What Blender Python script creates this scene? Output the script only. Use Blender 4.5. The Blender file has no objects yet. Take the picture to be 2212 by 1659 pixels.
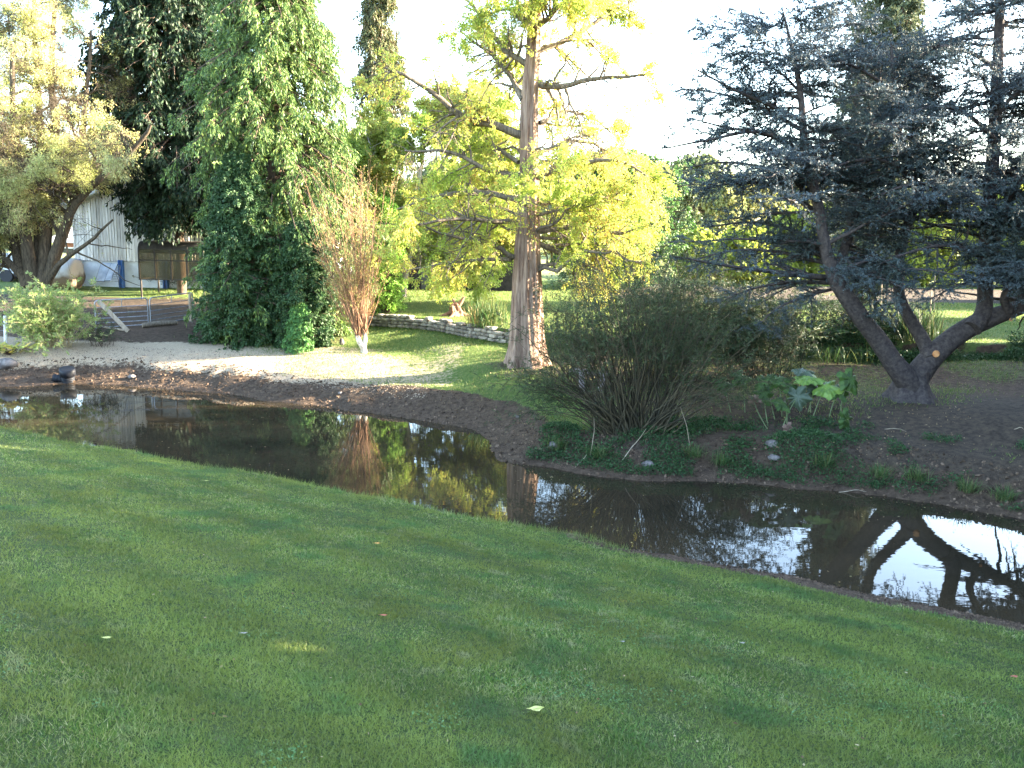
import bpy, math, random
import numpy as np
from mathutils import Vector

# ---------------------------------------------------------------- camera, sky, sun, exposure
SC = bpy.context.scene
COL = SC.collection
H = 4.2; PITCH = math.radians(9.94); ROLL = math.radians(1.4); F = 1878.0   # F: focal length in units of a 2212 px wide picture
SUN_EL = 17.0; SUN_AZ = (1.0, 0.15)
cd = bpy.data.cameras.new('camera'); cam = bpy.data.objects.new('camera', cd); COL.objects.link(cam)
cam.location = (0, 0, H)
cd.sensor_width = 36; cd.lens = 36 * F / 2212; cd.clip_end = 2000; cd.clip_start = 0.05
from mathutils import Matrix
cam.matrix_world = Matrix.Translation((0, 0, H)) @ Matrix.Rotation(math.pi/2 - PITCH, 4, 'X') @ Matrix.Rotation(ROLL, 4, 'Z')
SC.camera = cam
W = bpy.data.worlds.new('World'); SC.world = W; W.use_nodes = True
nt = W.node_tree
sky = nt.nodes.new('ShaderNodeTexSky'); sky.sky_type = 'NISHITA'; sky.sun_disc = False
sky.sun_elevation = math.radians(SUN_EL); sky.sun_rotation = math.radians(81)
sky.air_density = 1.0; sky.dust_density = 1.2; sky.ozone_density = 1.0
nt.links.new(sky.outputs[0], nt.nodes['Background'].inputs[0]); nt.nodes['Background'].inputs[1].default_value = 0.135
sl = bpy.data.lights.new('sun', 'SUN'); sun = bpy.data.objects.new('sun', sl); COL.objects.link(sun)
sl.energy = 5.0; sl.angle = math.radians(0.5); sl.color = (1.0, 0.88, 0.68)
_e = math.radians(SUN_EL); _a = Vector((SUN_AZ[0], SUN_AZ[1], 0)).normalized()
sd = Vector((_a.x*math.cos(_e), _a.y*math.cos(_e), math.sin(_e)))
sun.rotation_euler = sd.to_track_quat('Z', 'Y').to_euler(); sun.location = (30, 0, 30)
SC.view_settings.view_transform = 'Standard'; SC.view_settings.look = 'None'
SC.view_settings.exposure = 3.9; SC.view_settings.gamma = 1
SC.cycles.max_bounces = 7; SC.cycles.diffuse_bounces = 3; SC.cycles.glossy_bounces = 3
SC.cycles.transmission_bounces = 4; SC.cycles.transparent_max_bounces = 6; SC.cycles.use_denoising = True

# ---------------------------------------------------------------- helpers
rng = np.random.default_rng(7)
A = np.array
def ray(px, py):
    u = (px-1106)/F; v = (829-py)/F
    u2 = u*math.cos(ROLL)-v*math.sin(ROLL); v2 = u*math.sin(ROLL)+v*math.cos(ROLL)
    return A([u2, math.cos(PITCH)+v2*math.sin(PITCH), -math.sin(PITCH)+v2*math.cos(PITCH)])
def at(px, py, z):
    d = ray(px, py); return d*((z-H)/d[2]) + A([0, 0, H])
def aty(px, py, Y):
    d = ray(px, py); return d*(Y/d[1]) + A([0, 0, H])
def norm(v): return v/np.maximum(np.linalg.norm(v, axis=-1, keepdims=True), 1e-9)
def ss(x, a, b):
    t = np.clip((x-a)/(b-a), 0, 1); return t*t*(3-2*t)
_T = np.random.default_rng(3).random((64, 64, 64)).astype(np.float32)
def noise(p, s=1.0):
    p = np.asarray(p, float)*s
    if p.shape[-1] == 2: p = np.concatenate([p, np.zeros(p.shape[:-1]+(1,))], -1)
    i = np.floor(p).astype(int); f = p-i; f = f*f*(3-2*f); r = 0
    for a in (0, 1):
        for b in (0, 1):
            for c in (0, 1):
                w = (f[..., 0] if a else 1-f[..., 0])*(f[..., 1] if b else 1-f[..., 1])*(f[..., 2] if c else 1-f[..., 2])
                r = r + w*_T[(i[..., 0]+a) % 64, (i[..., 1]+b) % 64, (i[..., 2]+c) % 64]
    return r
def fbm(p, s=1.0, o=4):
    r = 0; a = .5; t = 0
    for k in range(o): r = r+a*noise(p, s*2**k); t += a; a *= .55
    return r/t

class MB:
    def __init__(s): s.v = []; s.f = []; s.n = 0; s.sm = []
    def add(s, v, f, smooth=False):
        v = np.asarray(v, float).reshape(-1, 3); f = np.asarray(f, int)
        s.v.append(v); s.f.append(f+s.n); s.sm.append(np.full(len(f), smooth)); s.n += len(v); return s
    def box(s, c, size, rz=0.0, jit=0.0, R=None):
        x, y, z = A(size)/2
        v = A([(-x,-y,-z),(x,-y,-z),(x,y,-z),(-x,y,-z),(-x,-y,z),(x,-y,z),(x,y,z),(-x,y,z)])
        if jit: v = v+rng.normal(0, jit, v.shape)
        if R is not None: v = v@A(R).T
        else:
            cc, sn = math.cos(rz), math.sin(rz); v = v@A([[cc,-sn,0],[sn,cc,0],[0,0,1]]).T
        return s.add(v+A(c), [(0,3,2,1),(4,5,6,7),(0,1,5,4),(1,2,6,5),(2,3,7,6),(3,0,4,7)])
    def beam(s, a, b, w, h=None, up=(0,0,1)):
        a = A(a, float); b = A(b, float); h = h or w; d = b-a; L = np.linalg.norm(d); d = d/L
        u = A(up, float); sd_ = np.cross(d, u)
        if np.linalg.norm(sd_) < 1e-3: sd_ = np.cross(d, A([1., 0, 0]))
        sd_ = norm(sd_); u = np.cross(sd_, d)
        R = np.stack([d, sd_, u], 1)
        return s.box((a+b)/2, (L, w, h), R=R)
    def tubes(s, P, R, sides=6, cap=True):
        P = np.asarray(P, float); R = np.asarray(R, float)
        if P.ndim == 2: P = P[None]; R = R[None]
        B, N, _ = P.shape
        T = norm(np.gradient(P, axis=1))
        ref = np.where(np.abs(T[:, :1, 2:3]) > .8, A([1., 0, 0]), A([0, 0, 1.]))
        ref = np.broadcast_to(ref, T.shape)
        S = norm(np.cross(T, ref)); U = np.cross(S, T)
        a = np.linspace(0, 2*np.pi, sides, endpoint=False)
        V = P[:, :, None]+R[:, :, None, None]*(np.cos(a)[:, None]*S[:, :, None]+np.sin(a)[:, None]*U[:, :, None])
        b, i, k = np.meshgrid(np.arange(B), np.arange(N-1), np.arange(sides), indexing='ij')
        o = (b*N+i)*sides; k2 = (k+1) % sides
        s.add(V, np.stack([o+k, o+k2, o+sides+k2, o+sides+k], -1).reshape(-1, 4), True)
        if cap and sides == 4 or (cap and B < 4 and sides > 4):
            for bb in range(B):
                m = V[bb, -1]; c = m.mean(0)
                s.add(np.vstack([m, c]), [(k, (k+1) % sides, sides) for k in range(sides)])
                m = V[bb, 0]; c = m.mean(0)
                s.add(np.vstack([m, c]), [((k+1) % sides, k, sides) for k in range(sides)])
        return s
    def leaves(s, P, D, L, Wd, curl=0.0):
        n = len(P); D = norm(D); S = norm(np.cross(D, rng.normal(size=(n, 3))))
        L = np.broadcast_to(L, n)[:, None]; Wd = np.broadcast_to(Wd, n)[:, None]
        m = P+D*L*.45
        V = np.stack([P, m+S*Wd/2, P+D*L, m-S*Wd/2], 1)
        s.add(V, np.arange(n*4).reshape(n, 4)); return s
    def tris(s, P, D, L, Wd):
        n = len(P); D = norm(D); S = norm(np.cross(D, rng.normal(size=(n, 3))))
        L = np.broadcast_to(L, n)[:, None]; Wd = np.broadcast_to(Wd, n)[:, None]
        s.add(np.stack([P-S*Wd/2, P+S*Wd/2, P+D*L], 1), np.arange(n*3).reshape(n, 3)); return s
    def build(s, name, mat, parent=None, loc=None):
        me = bpy.data.meshes.new(name)
        V = np.concatenate(s.v)
        if loc is not None: V = V-A(loc)
        me.vertices.add(len(V)); me.vertices.foreach_set('co', V.astype(np.float32).ravel())
        nl = sum(f.size for f in s.f); nf = sum(len(f) for f in s.f)
        me.loops.add(nl); me.polygons.add(nf)
        me.loops.foreach_set('vertex_index', np.concatenate([f.ravel() for f in s.f]).astype(np.int32))
        tot = np.concatenate([np.full(len(f), f.shape[1]) for f in s.f]); st = np.concatenate([[0], np.cumsum(tot)[:-1]])
        me.polygons.foreach_set('loop_start', st.astype(np.int32)); me.polygons.foreach_set('loop_total', tot.astype(np.int32))
        me.polygons.foreach_set('use_smooth', np.concatenate(s.sm))
        me.update(calc_edges=True); me.materials.append(mat)
        o = bpy.data.objects.new(name, me); COL.objects.link(o)
        if parent is not None: o.parent = parent
        elif loc is not None: o.location = loc
        return o
def tag(o, label=None, cat=None, group=None, kind=None):
    for k, v in (('label', label), ('category', cat), ('group', group), ('kind', kind)):
        if v: o[k] = v
    return o
def thing(name, loc, label, cat, group=None):
    o = bpy.data.objects.new(name, None); COL.objects.link(o); o.location = tuple(float(c) for c in loc); o.empty_display_size = .2
    return tag(o, label, cat, group)
def part(mb, name, mat, root):     # mb in world coordinates, child of root
    return mb.build(name, mat, root, loc=tuple(root.location))

def spawn(P, R, k, L, t0=.2, t1=1.0, spread=.6, up=0., droop=0., n=5, rr=.5, wob=.06, taper=.25, flat=1.0):
    """k children along each of the parent polylines P[B,N,3]"""
    B, N, _ = P.shape
    t = rng.uniform(t0, t1, (B, k)); x = t*(N-1); i = np.minimum(x.astype(int), N-2); f = (x-i)[..., None]
    bi = np.arange(B)[:, None]
    base = P[bi, i]*(1-f)+P[bi, i+1]*f; tan = norm(P[bi, i+1]-P[bi, i])
    r = (R[bi, i]*(1-f[..., 0])+R[bi, i+1]*f[..., 0])*rr
    rd = norm(rng.normal(size=(B, k, 3)))*A([1, 1, flat])
    rd = norm(rd-tan*np.sum(rd*tan, -1, keepdims=True)*.7)
    d = norm(tan*(1-spread)+rd*spread+A([0, 0, up]))
    ln = (L*rng.uniform(.55, 1.15, (B, k))*(1.15-.5*t))[..., None, None]
    s = np.linspace(0, 1, n)[None, None, :, None]
    Q = base[:, :, None]+d[:, :, None]*ln*s+A([0, 0, -1.])*droop*ln*s**2
    Q = Q+np.cumsum(rng.normal(0, 1, Q.shape)*wob*ln*(s > 0), axis=2)/math.sqrt(n)
    RR = np.maximum(r[..., None]*(1-(1-taper)*s[..., 0]), .0015)
    return Q.reshape(B*k, n, 3), RR.reshape(B*k, n)
def sample(P, m, t0=0., jit=.0):
    B, N, _ = P.shape
    t = rng.uniform(t0, 1, (B, m)); x = t*(N-1); i = np.minimum(x.astype(int), N-2); f = (x-i)[..., None]; bi = np.arange(B)[:, None]
    q = P[bi, i]*(1-f)+P[bi, i+1]*f; tan = norm(P[bi, i+1]-P[bi, i])
    q = q.reshape(-1, 3); tan = tan.reshape(-1, 3)
    if jit: q = q+rng.normal(0, jit, q.shape)
    return q, tan
def resamp(pts, rad, n):
    pts = A(pts, float); rad = A(rad, float); m = len(pts)
    x = np.linspace(0, m-1, n); k = np.arange(m)
    # Catmull-Rom
    pp = np.vstack([2*pts[0]-pts[1], pts, 2*pts[-1]-pts[-2]])
    i = np.minimum(x.astype(int), m-2); t = (x-i)[:, None]
    p0, p1, p2, p3 = pp[i], pp[i+1], pp[i+2], pp[i+3]
    q = .5*(2*p1+(p2-p0)*t+(2*p0-5*p1+4*p2-p3)*t*t+(3*p1-p0-3*p2+p3)*t**3)
    return q, np.interp(x, k, rad)

# ---------------------------------------------------------------- materials
def new_mat(name):
    m = bpy.data.materials.new(name); m.use_nodes = True; nt = m.node_tree; nt.nodes.clear()
    out = nt.nodes.new('ShaderNodeOutputMaterial'); return m, nt, out
def N(nt, t, **kw):
    n = nt.nodes.new(t)
    for k, v in kw.items():
        if k.startswith('i_'):
            key = k[2:]; key = int(key) if key.isdigit() else key.replace('_', ' ')
            n.inputs[key].default_value = v
        else: setattr(n, k, v)
    return n
def ramp(nt, stops):
    r = nt.nodes.new('ShaderNodeValToRGB'); e = r.color_ramp.elements
    e[0].position, e[0].color = stops[0][0], (*stops[0][1], 1); e[1].position, e[1].color = stops[-1][0], (*stops[-1][1], 1)
    for p, c in stops[1:-1]: q = e.new(p); q.color = (*c, 1)
    return r
def mixc(nt, fac, a, b):
    m = nt.nodes.new('ShaderNodeMix'); m.data_type = 'RGBA'
    for s, v in ((0, fac), (6, a), (7, b)):
        if hasattr(v, 'is_output'): nt.links.new(v, m.inputs[s])
        else: m.inputs[s].default_value = v if s == 0 else (*v, 1)
    return m.outputs[2]
def leafmat(name, cols, tone=None, transl=.4, rough=.55, spec=.25, clump=.6, patch=None, stripes=False):
    m, nt, out = new_mat(name); g = N(nt, 'ShaderNodeNewGeometry'); tc = N(nt, 'ShaderNodeTexCoord')
    k = len(cols); r = ramp(nt, [(i/(k-1), c) for i, c in enumerate(cols)]); nt.links.new(g.outputs['Random Per Island'], r.inputs[0])
    c = r.outputs[0]
    if tone:
        n = N(nt, 'ShaderNodeTexNoise', i_Scale=clump, i_Detail=3.0); nt.links.new(tc.outputs['Object'], n.inputs['Vector'])
        rr = ramp(nt, [(.42, (0, 0, 0)), (.62, (1, 1, 1))]); nt.links.new(n.outputs[0], rr.inputs[0])
        c = mixc(nt, rr.outputs[0], c, tone)
        if patch:
            for sc_, col, lo_, hi_ in patch:
                n = N(nt, 'ShaderNodeTexNoise', i_Scale=sc_, i_Detail=4.0); nt.links.new(tc.outputs['Object'], n.inputs['Vector'])
                rr = ramp(nt, [(lo_, (0, 0, 0)), (hi_, (.8, .8, .8))]); nt.links.new(n.outputs[0], rr.inputs[0]); c = mixc(nt, rr.outputs[0], c, col)
    if stripes:      # bands left by the mower, grass bent this way and that
        mp = N(nt, 'ShaderNodeMapping'); mp.inputs['Rotation'].default_value = (0, 0, math.radians(38)); nt.links.new(tc.outputs['Object'], mp.inputs[0])
        w = N(nt, 'ShaderNodeTexWave', bands_direction='Y', i_Scale=.27, i_Distortion=3.5, i_Detail=2.0); w.inputs['Detail Scale'].default_value = .6; nt.links.new(mp.outputs[0], w.inputs[0])
        mr = N(nt, 'ShaderNodeMapRange'); mr.inputs[3].default_value = .84; mr.inputs[4].default_value = 1.14; nt.links.new(w.outputs['Fac'], mr.inputs[0])
        h = N(nt, 'ShaderNodeHueSaturation'); nt.links.new(mr.outputs[0], h.inputs['Value']); nt.links.new(c, h.inputs['Color']); c = h.outputs[0]
    p = N(nt, 'ShaderNodeBsdfPrincipled', i_Roughness=rough); p.inputs['Specular IOR Level'].default_value = spec
    t = N(nt, 'ShaderNodeBsdfTranslucent'); mx = N(nt, 'ShaderNodeMixShader'); mx.inputs[0].default_value = transl
    nt.links.new(c, p.inputs['Base Color']); nt.links.new(c, t.inputs[0]); nt.links.new(p.outputs[0], mx.inputs[1]); nt.links.new(t.outputs[0], mx.inputs[2])
    nt.links.new(mx.outputs[0], out.inputs[0]); return m
def solid(name, a, b=None, scale=8., rough=.8, spec=.3, bump=0., stretch=(1, 1, 1), detail=5., metal=0., island=0., bdist=.02, lo=.35, hi=.65):
    m, nt, out = new_mat(name); tc = N(nt, 'ShaderNodeTexCoord'); mp = N(nt, 'ShaderNodeMapping'); mp.inputs['Scale'].default_value = stretch
    nt.links.new(tc.outputs['Object'], mp.inputs[0])
    n = N(nt, 'ShaderNodeTexNoise', i_Scale=scale, i_Detail=detail, i_Roughness=.65); nt.links.new(mp.outputs[0], n.inputs['Vector'])
    p = N(nt, 'ShaderNodeBsdfPrincipled', i_Roughness=rough, i_Metallic=metal); p.inputs['Specular IOR Level'].default_value = spec
    r = ramp(nt, [(lo, a), (hi, b or a)]); nt.links.new(n.outputs[0], r.inputs[0]); c = r.outputs[0]
    if island:
        g = N(nt, 'ShaderNodeNewGeometry'); h = N(nt, 'ShaderNodeHueSaturation'); mr = N(nt, 'ShaderNodeMapRange')
        mr.inputs[3].default_value = 1-island; mr.inputs[4].default_value = 1+island
        nt.links.new(g.outputs['Random Per Island'], mr.inputs[0]); nt.links.new(mr.outputs[0], h.inputs['Value']); nt.links.new(c, h.inputs['Color']); c = h.outputs[0]
    nt.links.new(c, p.inputs['Base Color'])
    if bump:
        b_ = N(nt, 'ShaderNodeBump', i_Strength=bump, i_Distance=bdist); nt.links.new(n.outputs[0], b_.inputs['Height']); nt.links.new(b_.outputs[0], p.inputs['Normal'])
    nt.links.new(p.outputs[0], out.inputs[0]); return m

# ---------------------------------------------------------------- terrain: near lawn, stream, far bank
near_px = [(0,920),(60,935),(130,952),(290,975),(430,1005),(550,1020),(640,1040),(760,1065),(860,1080),(960,1108),(1060,1122),(1160,1140),(1250,1154),(1330,1180),(1500,1207),(1700,1240),(1900,1287),(2060,1317),(2212,1347)]
far_px = [(0,836),(83,832),(150,828),(250,832),(312,838),(375,842),(500,853),(553,863),(703,880),(803,893),(928,910),(1028,928),(1053,945),(1065,970),(1078,995),(1110,1001),(1181,1010),(1231,1020),(1306,1030),(1381,1038),(1506,1040),(1656,1049),(1759,1060),(1884,1070),(2034,1088),(2084,1103),(2212,1123)]
LIP = .12
NE = A([at(*p, LIP)[:2] for p in near_px]); FE = A([at(*p, 0)[:2] for p in far_px])
NE = np.vstack([[-60, 21], [-30, 20.2], [-16, 18.6], NE, [9, 7.4], [16, 4.5], [40, -4]])
FE = np.vstack([[-60, 25], [-30, 23.5], [-18, 21.8], FE, [12, 11.6], [20, 8.5], [44, 0]])
FE = FE[np.argsort(FE[:, 0])]; NE = NE[np.argsort(NE[:, 0])]
def pdist(x, y, L):
    d = np.full(x.shape, 1e9)
    for (ax, ay), (bx, by) in zip(L[:-1], L[1:]):
        vx, vy = bx-ax, by-ay; t = np.clip(((x-ax)*vx+(y-ay)*vy)/(vx*vx+vy*vy+1e-9), 0, 1)
        d = np.minimum(d, (x-ax-t*vx)**2+(y-ay-t*vy)**2)
    return np.sqrt(d)
def pts3(l): return A([at(px, py, z) for px, py, z in l])
WL = A([at(px, py, z)[:2] for px, py, z in [(690,697,1.0),(820,703,1.02),(950,716,1.05),(1080,740,1.05),(1300,757,1.1),(1500,763,1.15),(1700,768,1.2),(2000,772,1.3),(2212,776,1.35)]])
WL = np.vstack([WL, WL[-1]+(WL[-1]-WL[-2])*10])
LOWP = pts3([(330,800,.45),(653,818,.42),(803,835,.42),(928,847,.42),(1078,872,.42),(1143,890,.42),(1168,905,.42),(1300,950,.5),(1500,950,.55),(1656,960,.55),(1850,970,.6),(2060,1000,.6),(2212,1030,.6),(100,800,.4),(0,800,.4),
    (1135,785,.85),(785,762,.72),(1960,862,.95),(1700,850,.95),(2200,880,1.05),(265,705,.88),(100,740,.7),(500,740,.75),(690,697,1.0),(950,716,1.05),(1080,740,1.05),(1300,757,1.1),(1700,768,1.2),(2212,776,1.35),(415,697,.95),(550,697,.95),(0,720,.8)])
UPP = pts3([(690,680,1.35),(950,690,1.4),(1080,712,1.45),(1700,745,1.6),(2212,748,1.7),(950,635,1.7),(230,606,1.6),(80,612,1.55),(230,636,1.5),(0,652,1.45),(415,632,1.55),(2150,690,1.85),(2150,650,1.95),(1500,640,1.85)])
UPP = np.vstack([UPP, [[-30, 60, 1.9], [0, 60, 1.9], [30, 60, 2.0], [60, 60, 2.0]]])
def idw(x, y, Q):
    n_ = 0; d_ = 0
    for a, b, c in Q:
        w = 1/((x-a)**2+(y-b)**2+.5)**2; n_ = n_+w*c; d_ = d_+w
    return n_/d_
def zfun(x, y, detail=True):
    x = np.asarray(x, float); y = np.asarray(y, float)
    yf = np.interp(x, FE[:, 0], FE[:, 1]); yn = np.interp(x, NE[:, 0], NE[:, 1])
    p2 = np.stack([x, y], -1)
    nz = fbm(p2, 1.1, 4)-.5 if detail else 0
    # far side
    df = pdist(x, y, FE); sf = np.where(y > yf, df, -df)+((fbm(p2, 1.6, 3)-.5)*.34 if detail else 0)
    yw = np.interp(x, WL[:, 0], WL[:, 1]); dw = y-yw
    lo = idw(x, y, LOWP); up = idw(x, y, UPP)
    wb = .06+5.0*ss(-x, 5.6, 8.5); off = 2.2*ss(-x, 5.6, 8.5)
    t = ss(dw-off, -wb, wb)
    fz = lo*(1-t)+up*t
    far = ss(np.hypot(x, y), 50, 170); fz = fz*(1-far)+3.0*far
    bw = 1.05+.5*noise(p2, .35)
    k = np.clip(sf/bw, 0, 1); prof = .15*np.sqrt(k)+.85*(k*k*(3-2*k))
    b_ = nz*.22*np.exp(-((sf-.7)/.9)**2)
    fz = np.where(sf > 0, fz*prof+b_*np.clip(sf*4, 0, 1), np.maximum(sf*.6, -.5))+nz*.05*ss(sf, .3, 2)
    # near side
    dn = pdist(x, y, NE); sn = np.where(y < yn, dn, -dn)+((fbm(p2+31, 2.2, 3)-.5)*.22 if detail else 0)
    g = LIP+.222*dn-.03*(1-np.exp(-dn)); g = np.minimum(g, 2.3+.03*dn)
    nzn = (fbm(p2, .5, 3)-.5)*.08 if detail else 0
    nz_ = np.where(sn > 0, g*1.0+nzn*ss(sn, .2, 2), LIP-np.minimum(-sn*1.6, .6))
    mid = yn+(yf-yn)*.5
    return np.where(y < mid, nz_, fz), sf, sn
def z1(x, y): return float(zfun(A([x]), A([y]))[0][0])
def ong(px, py):           # where the ray through (px, py) meets the ground
    d = ray(px, py); t = np.linspace(3, 160, 6000)
    X = d[0]*t; Y = d[1]*t; Z = H+d[2]*t; g = zfun(X, Y, False)[0]
    i = int(np.argmax(Z < g)); return A([X[i], Y[i], g[i]])
def axis(a, b, fine, lo, hi, g=1.13):
    v = list(np.arange(a, b, fine)); s = fine
    x = v[-1]
    while x < hi: s *= g; x += s; v.append(x)
    x = a; s = fine
    while x > lo: s *= g; x -= s; v.insert(0, x)
    return A(v)
def grid(xs, ys, fn, keep=None):
    X, Y = np.meshgrid(xs, ys); Z, sf, sn = fn(X, Y)
    V = np.stack([X, Y, Z], -1).reshape(-1, 3); nx = len(xs)
    i, j = np.meshgrid(np.arange(len(ys)-1), np.arange(nx-1), indexing='ij'); o = (i*nx+j).ravel()
    Fq = np.stack([o, o+1, o+nx+1, o+nx], 1)
    if keep is not None:
        kk = keep(X, Y, sf, sn).ravel(); Fq = Fq[kk[Fq].any(1)]
        used = np.unique(Fq); mp = -np.ones(len(V), int); mp[used] = np.arange(len(used)); V = V[used]; Fq = mp[Fq]; sf = sf.ravel()[used]; sn = sn.ravel()[used]
    return V, Fq, np.ravel(sf), np.ravel(sn)
def attr(o, name, vals):
    a = o.data.attributes.new(name, 'FLOAT', 'POINT'); a.data.foreach_set('value', vals.astype(np.float32))
def ymid(X): return .5*(np.interp(X, FE[:, 0], FE[:, 1])+np.interp(X, NE[:, 0], NE[:, 1]))

# far ground
def ground_mat(near=False):
    m, nt, out = new_mat('lawn_ground' if near else 'bank_and_meadow_ground'); tc = N(nt, 'ShaderNodeTexCoord')
    def nz(s, d=4., r=.6):
        n = N(nt, 'ShaderNodeTexNoise', i_Scale=s, i_Detail=d, i_Roughness=r); nt.links.new(tc.outputs['Object'], n.inputs['Vector']); return n.outputs[0]
    def rp(x, st): r = ramp(nt, st); nt.links.new(x, r.inputs[0]); return r.outputs[0]
    def at_(n): a = N(nt, 'ShaderNodeAttribute', attribute_name=n); return a.outputs['Fac']
    n1, n2, n3 = nz(1.2), nz(9., 6., .7), nz(60., 3., .7)
    if near: grass = mixc(nt, rp(n2, [(.35, (0, 0, 0)), (.7, (1, 1, 1))]), (.025, .05, .012), (.08, .09, .03))
    else: grass = mixc(nt, rp(n2, [(.35, (0, 0, 0)), (.65, (1, 1, 1))]), (.06, .11, .025), (.14, .17, .05))
    mud = mixc(nt, rp(n2, [(.3, (0, 0, 0)), (.7, (1, 1, 1))]), (.034, .022, .014), (.13, .088, .060))
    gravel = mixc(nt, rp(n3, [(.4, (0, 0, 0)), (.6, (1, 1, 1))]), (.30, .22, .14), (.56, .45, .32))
    litter = mixc(nt, rp(n2, [(.3, (0, 0, 0)), (.7, (1, 1, 1))]), (.028, .022, .018), (.11, .08, .055))
    field = mixc(nt, rp(n1, [(.3, (0, 0, 0)), (.7, (1, 1, 1))]), (.16, .19, .06), (.26, .25, .10))
    def soft(a, w=.5):     # mask broken up by noise
        ad = N(nt, 'ShaderNodeMath', operation='MULTIPLY_ADD'); nt.links.new(n2, ad.inputs[0]); ad.inputs[1].default_value = w; nt.links.new(at_(a), ad.inputs[2])
        return rp(ad.outputs[0], [(.5+w*.5-.12, (0, 0, 0)), (.5+w*.5+.12, (1, 1, 1))])
    c = mixc(nt, soft('grass', .9), mud, grass)
    if not near:
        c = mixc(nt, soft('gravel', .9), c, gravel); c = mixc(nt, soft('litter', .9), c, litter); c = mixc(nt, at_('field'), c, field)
    p = N(nt, 'ShaderNodeBsdfPrincipled', i_Roughness=.95); p.inputs['Specular IOR Level'].default_value = .15
    b = N(nt, 'ShaderNodeBump', i_Strength=.9, i_Distance=.03 if near else .06); ad = N(nt, 'ShaderNodeMath', operation='ADD'); nt.links.new(n2, ad.inputs[0]); nt.links.new(n3, ad.inputs[1])
    nt.links.new(ad.outputs[0], b.inputs['Height']); nt.links.new(b.outputs[0], p.inputs['Normal'])
    nt.links.new(c, p.inputs['Base Color']); nt.links.new(p.outputs[0], out.inputs[0]); return m
xs = axis(-15, 17, .11, -420, 420); ys = axis(11, 30, .11, -2, 620, 1.1)
V, Fq, sf, sn = grid(xs, ys, zfun, lambda X, Y, sf, sn: Y >= ymid(X)-.1)
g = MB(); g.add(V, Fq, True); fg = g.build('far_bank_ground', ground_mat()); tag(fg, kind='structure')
X, Y = V[:, 0], V[:, 1]; yw = np.interp(X, WL[:, 0], WL[:, 1]); dwl = Y-yw
gz = fbm(V[:, :2], .45, 4)
def grassmask(X, Y, sf, gz):
    yw = np.interp(X, WL[:, 0], WL[:, 1]); dwl = Y-yw
    g = ss(sf, 1.0, 1.8)*(.35+.9*ss(X, -9.5, -4.5)) ; g = g*(1-ss(-X, 6.0, 9.5)*(1-ss(dwl, 1, 3)*0.0))
    g = np.where(X > -5.2, g*(1-.3*ss(-X, -1, 2)), g*.5)
    # bare earth round and in front of the cedar, grass thinner there
    g = np.where((X > 1.5) & (dwl < 0), g*.42, g)
    g = g*(1-.8*np.exp(-(((X-9.2)/3.4)**2+((Y-16.4)/1.5)**2)))*(1-.6*np.exp(-(((X-.6)/1.6)**2+((Y-22)/1.3)**2)))
    g = np.where((dwl > 0) & (X > -6.3), ss(dwl, 0, .2)*1.0, g)
    g = np.where((X < -6.3) & (Y > 33), .75, g)
    g = np.where((X > 4) & (Y > 33) & (Y < 44), .05, g)
    return g+(gz-.5)*.9
gm = grassmask(X, Y, sf, gz); attr(fg, 'grass', np.clip(gm, 0, 1))
grv = ss(sf, .35, 1.7)*(.42+.58*ss(-X, 3.0, 6.5))*(1-ss(Y+1.6*(gz-.5), 24.6, 26.2))*ss(-X, .6, 1.6)  # gravel ends at the shade line; dark soil beyond paints in that shade
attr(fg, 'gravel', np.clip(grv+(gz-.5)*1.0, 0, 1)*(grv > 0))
lt = np.where((X > 4) & (Y > 33) & (Y < 44), .9, 0)+np.exp(-(((X-9.2)/4)**2+((Y-16.2)/1.6)**2))*.8+np.where((X < -8) & (Y > 28.5) & (Y < 33.5), .8, 0)+np.exp(-(((X-.8)/2.0)**2+((Y-22)/1.6)**2))*.8
lt = lt+np.where((X > 1.5) & (dwl < 0) & (sf > .8), .42, 0)
attr(fg, 'litter', np.clip(lt+(gz-.5)*.8, 0, 1)*(lt > .05))
attr(fg, 'field', ss(Y, 46, 52))
# near lawn
xs = axis(-14, 12, .12, -60, 60, 1.2); ys = axis(2, 20, .12, -60, 24, 1.2)
V, Fq, sf, sn = grid(xs, ys, zfun, lambda X, Y, sf, sn: Y <= ymid(X)+.1)
g = MB(); g.add(V, Fq, True); lawn = g.build('lawn', ground_mat(True)); tag(lawn, kind='structure')
soil = .36+.25*ss(V[:, 0], 1.2, 4)-.36*ss(-V[:, 0], -1.2, 0.6)
attr(lawn, 'grass', np.clip(ss(sn, soil-.25, soil+.05), 0, 1))

# stream water
def water_mat():
    m, nt, out = new_mat('brown_stream_water'); tc = N(nt, 'ShaderNodeTexCoord')
    n = N(nt, 'ShaderNodeTexNoise', i_Scale=.5, i_Detail=3.0); nt.links.new(tc.outputs['Object'], n.inputs['Vector'])
    r = ramp(nt, [(.35, (.017, .014, .009)), (.7, (.036, .026, .015))]); nt.links.new(n.outputs[0], r.inputs[0])
    p = N(nt, 'ShaderNodeBsdfPrincipled', i_Roughness=.015, i_IOR=1.33); nt.links.new(r.outputs[0], p.inputs['Base Color'])
    mp = N(nt, 'ShaderNodeMapping'); mp.inputs['Scale'].default_value = (1.5, 3.5, 1); nt.links.new(tc.outputs['Object'], mp.inputs[0])
    w = N(nt, 'ShaderNodeTexNoise', i_Scale=2.2, i_Detail=2.0); nt.links.new(mp.outputs[0], w.inputs['Vector'])
    b = N(nt, 'ShaderNodeBump', i_Strength=.025, i_Distance=.02); nt.links.new(w.outputs[0], b.inputs['Height']); nt.links.new(b.outputs[0], p.inputs['Normal'])
    nt.links.new(p.outputs[0], out.inputs[0]); return m
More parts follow.
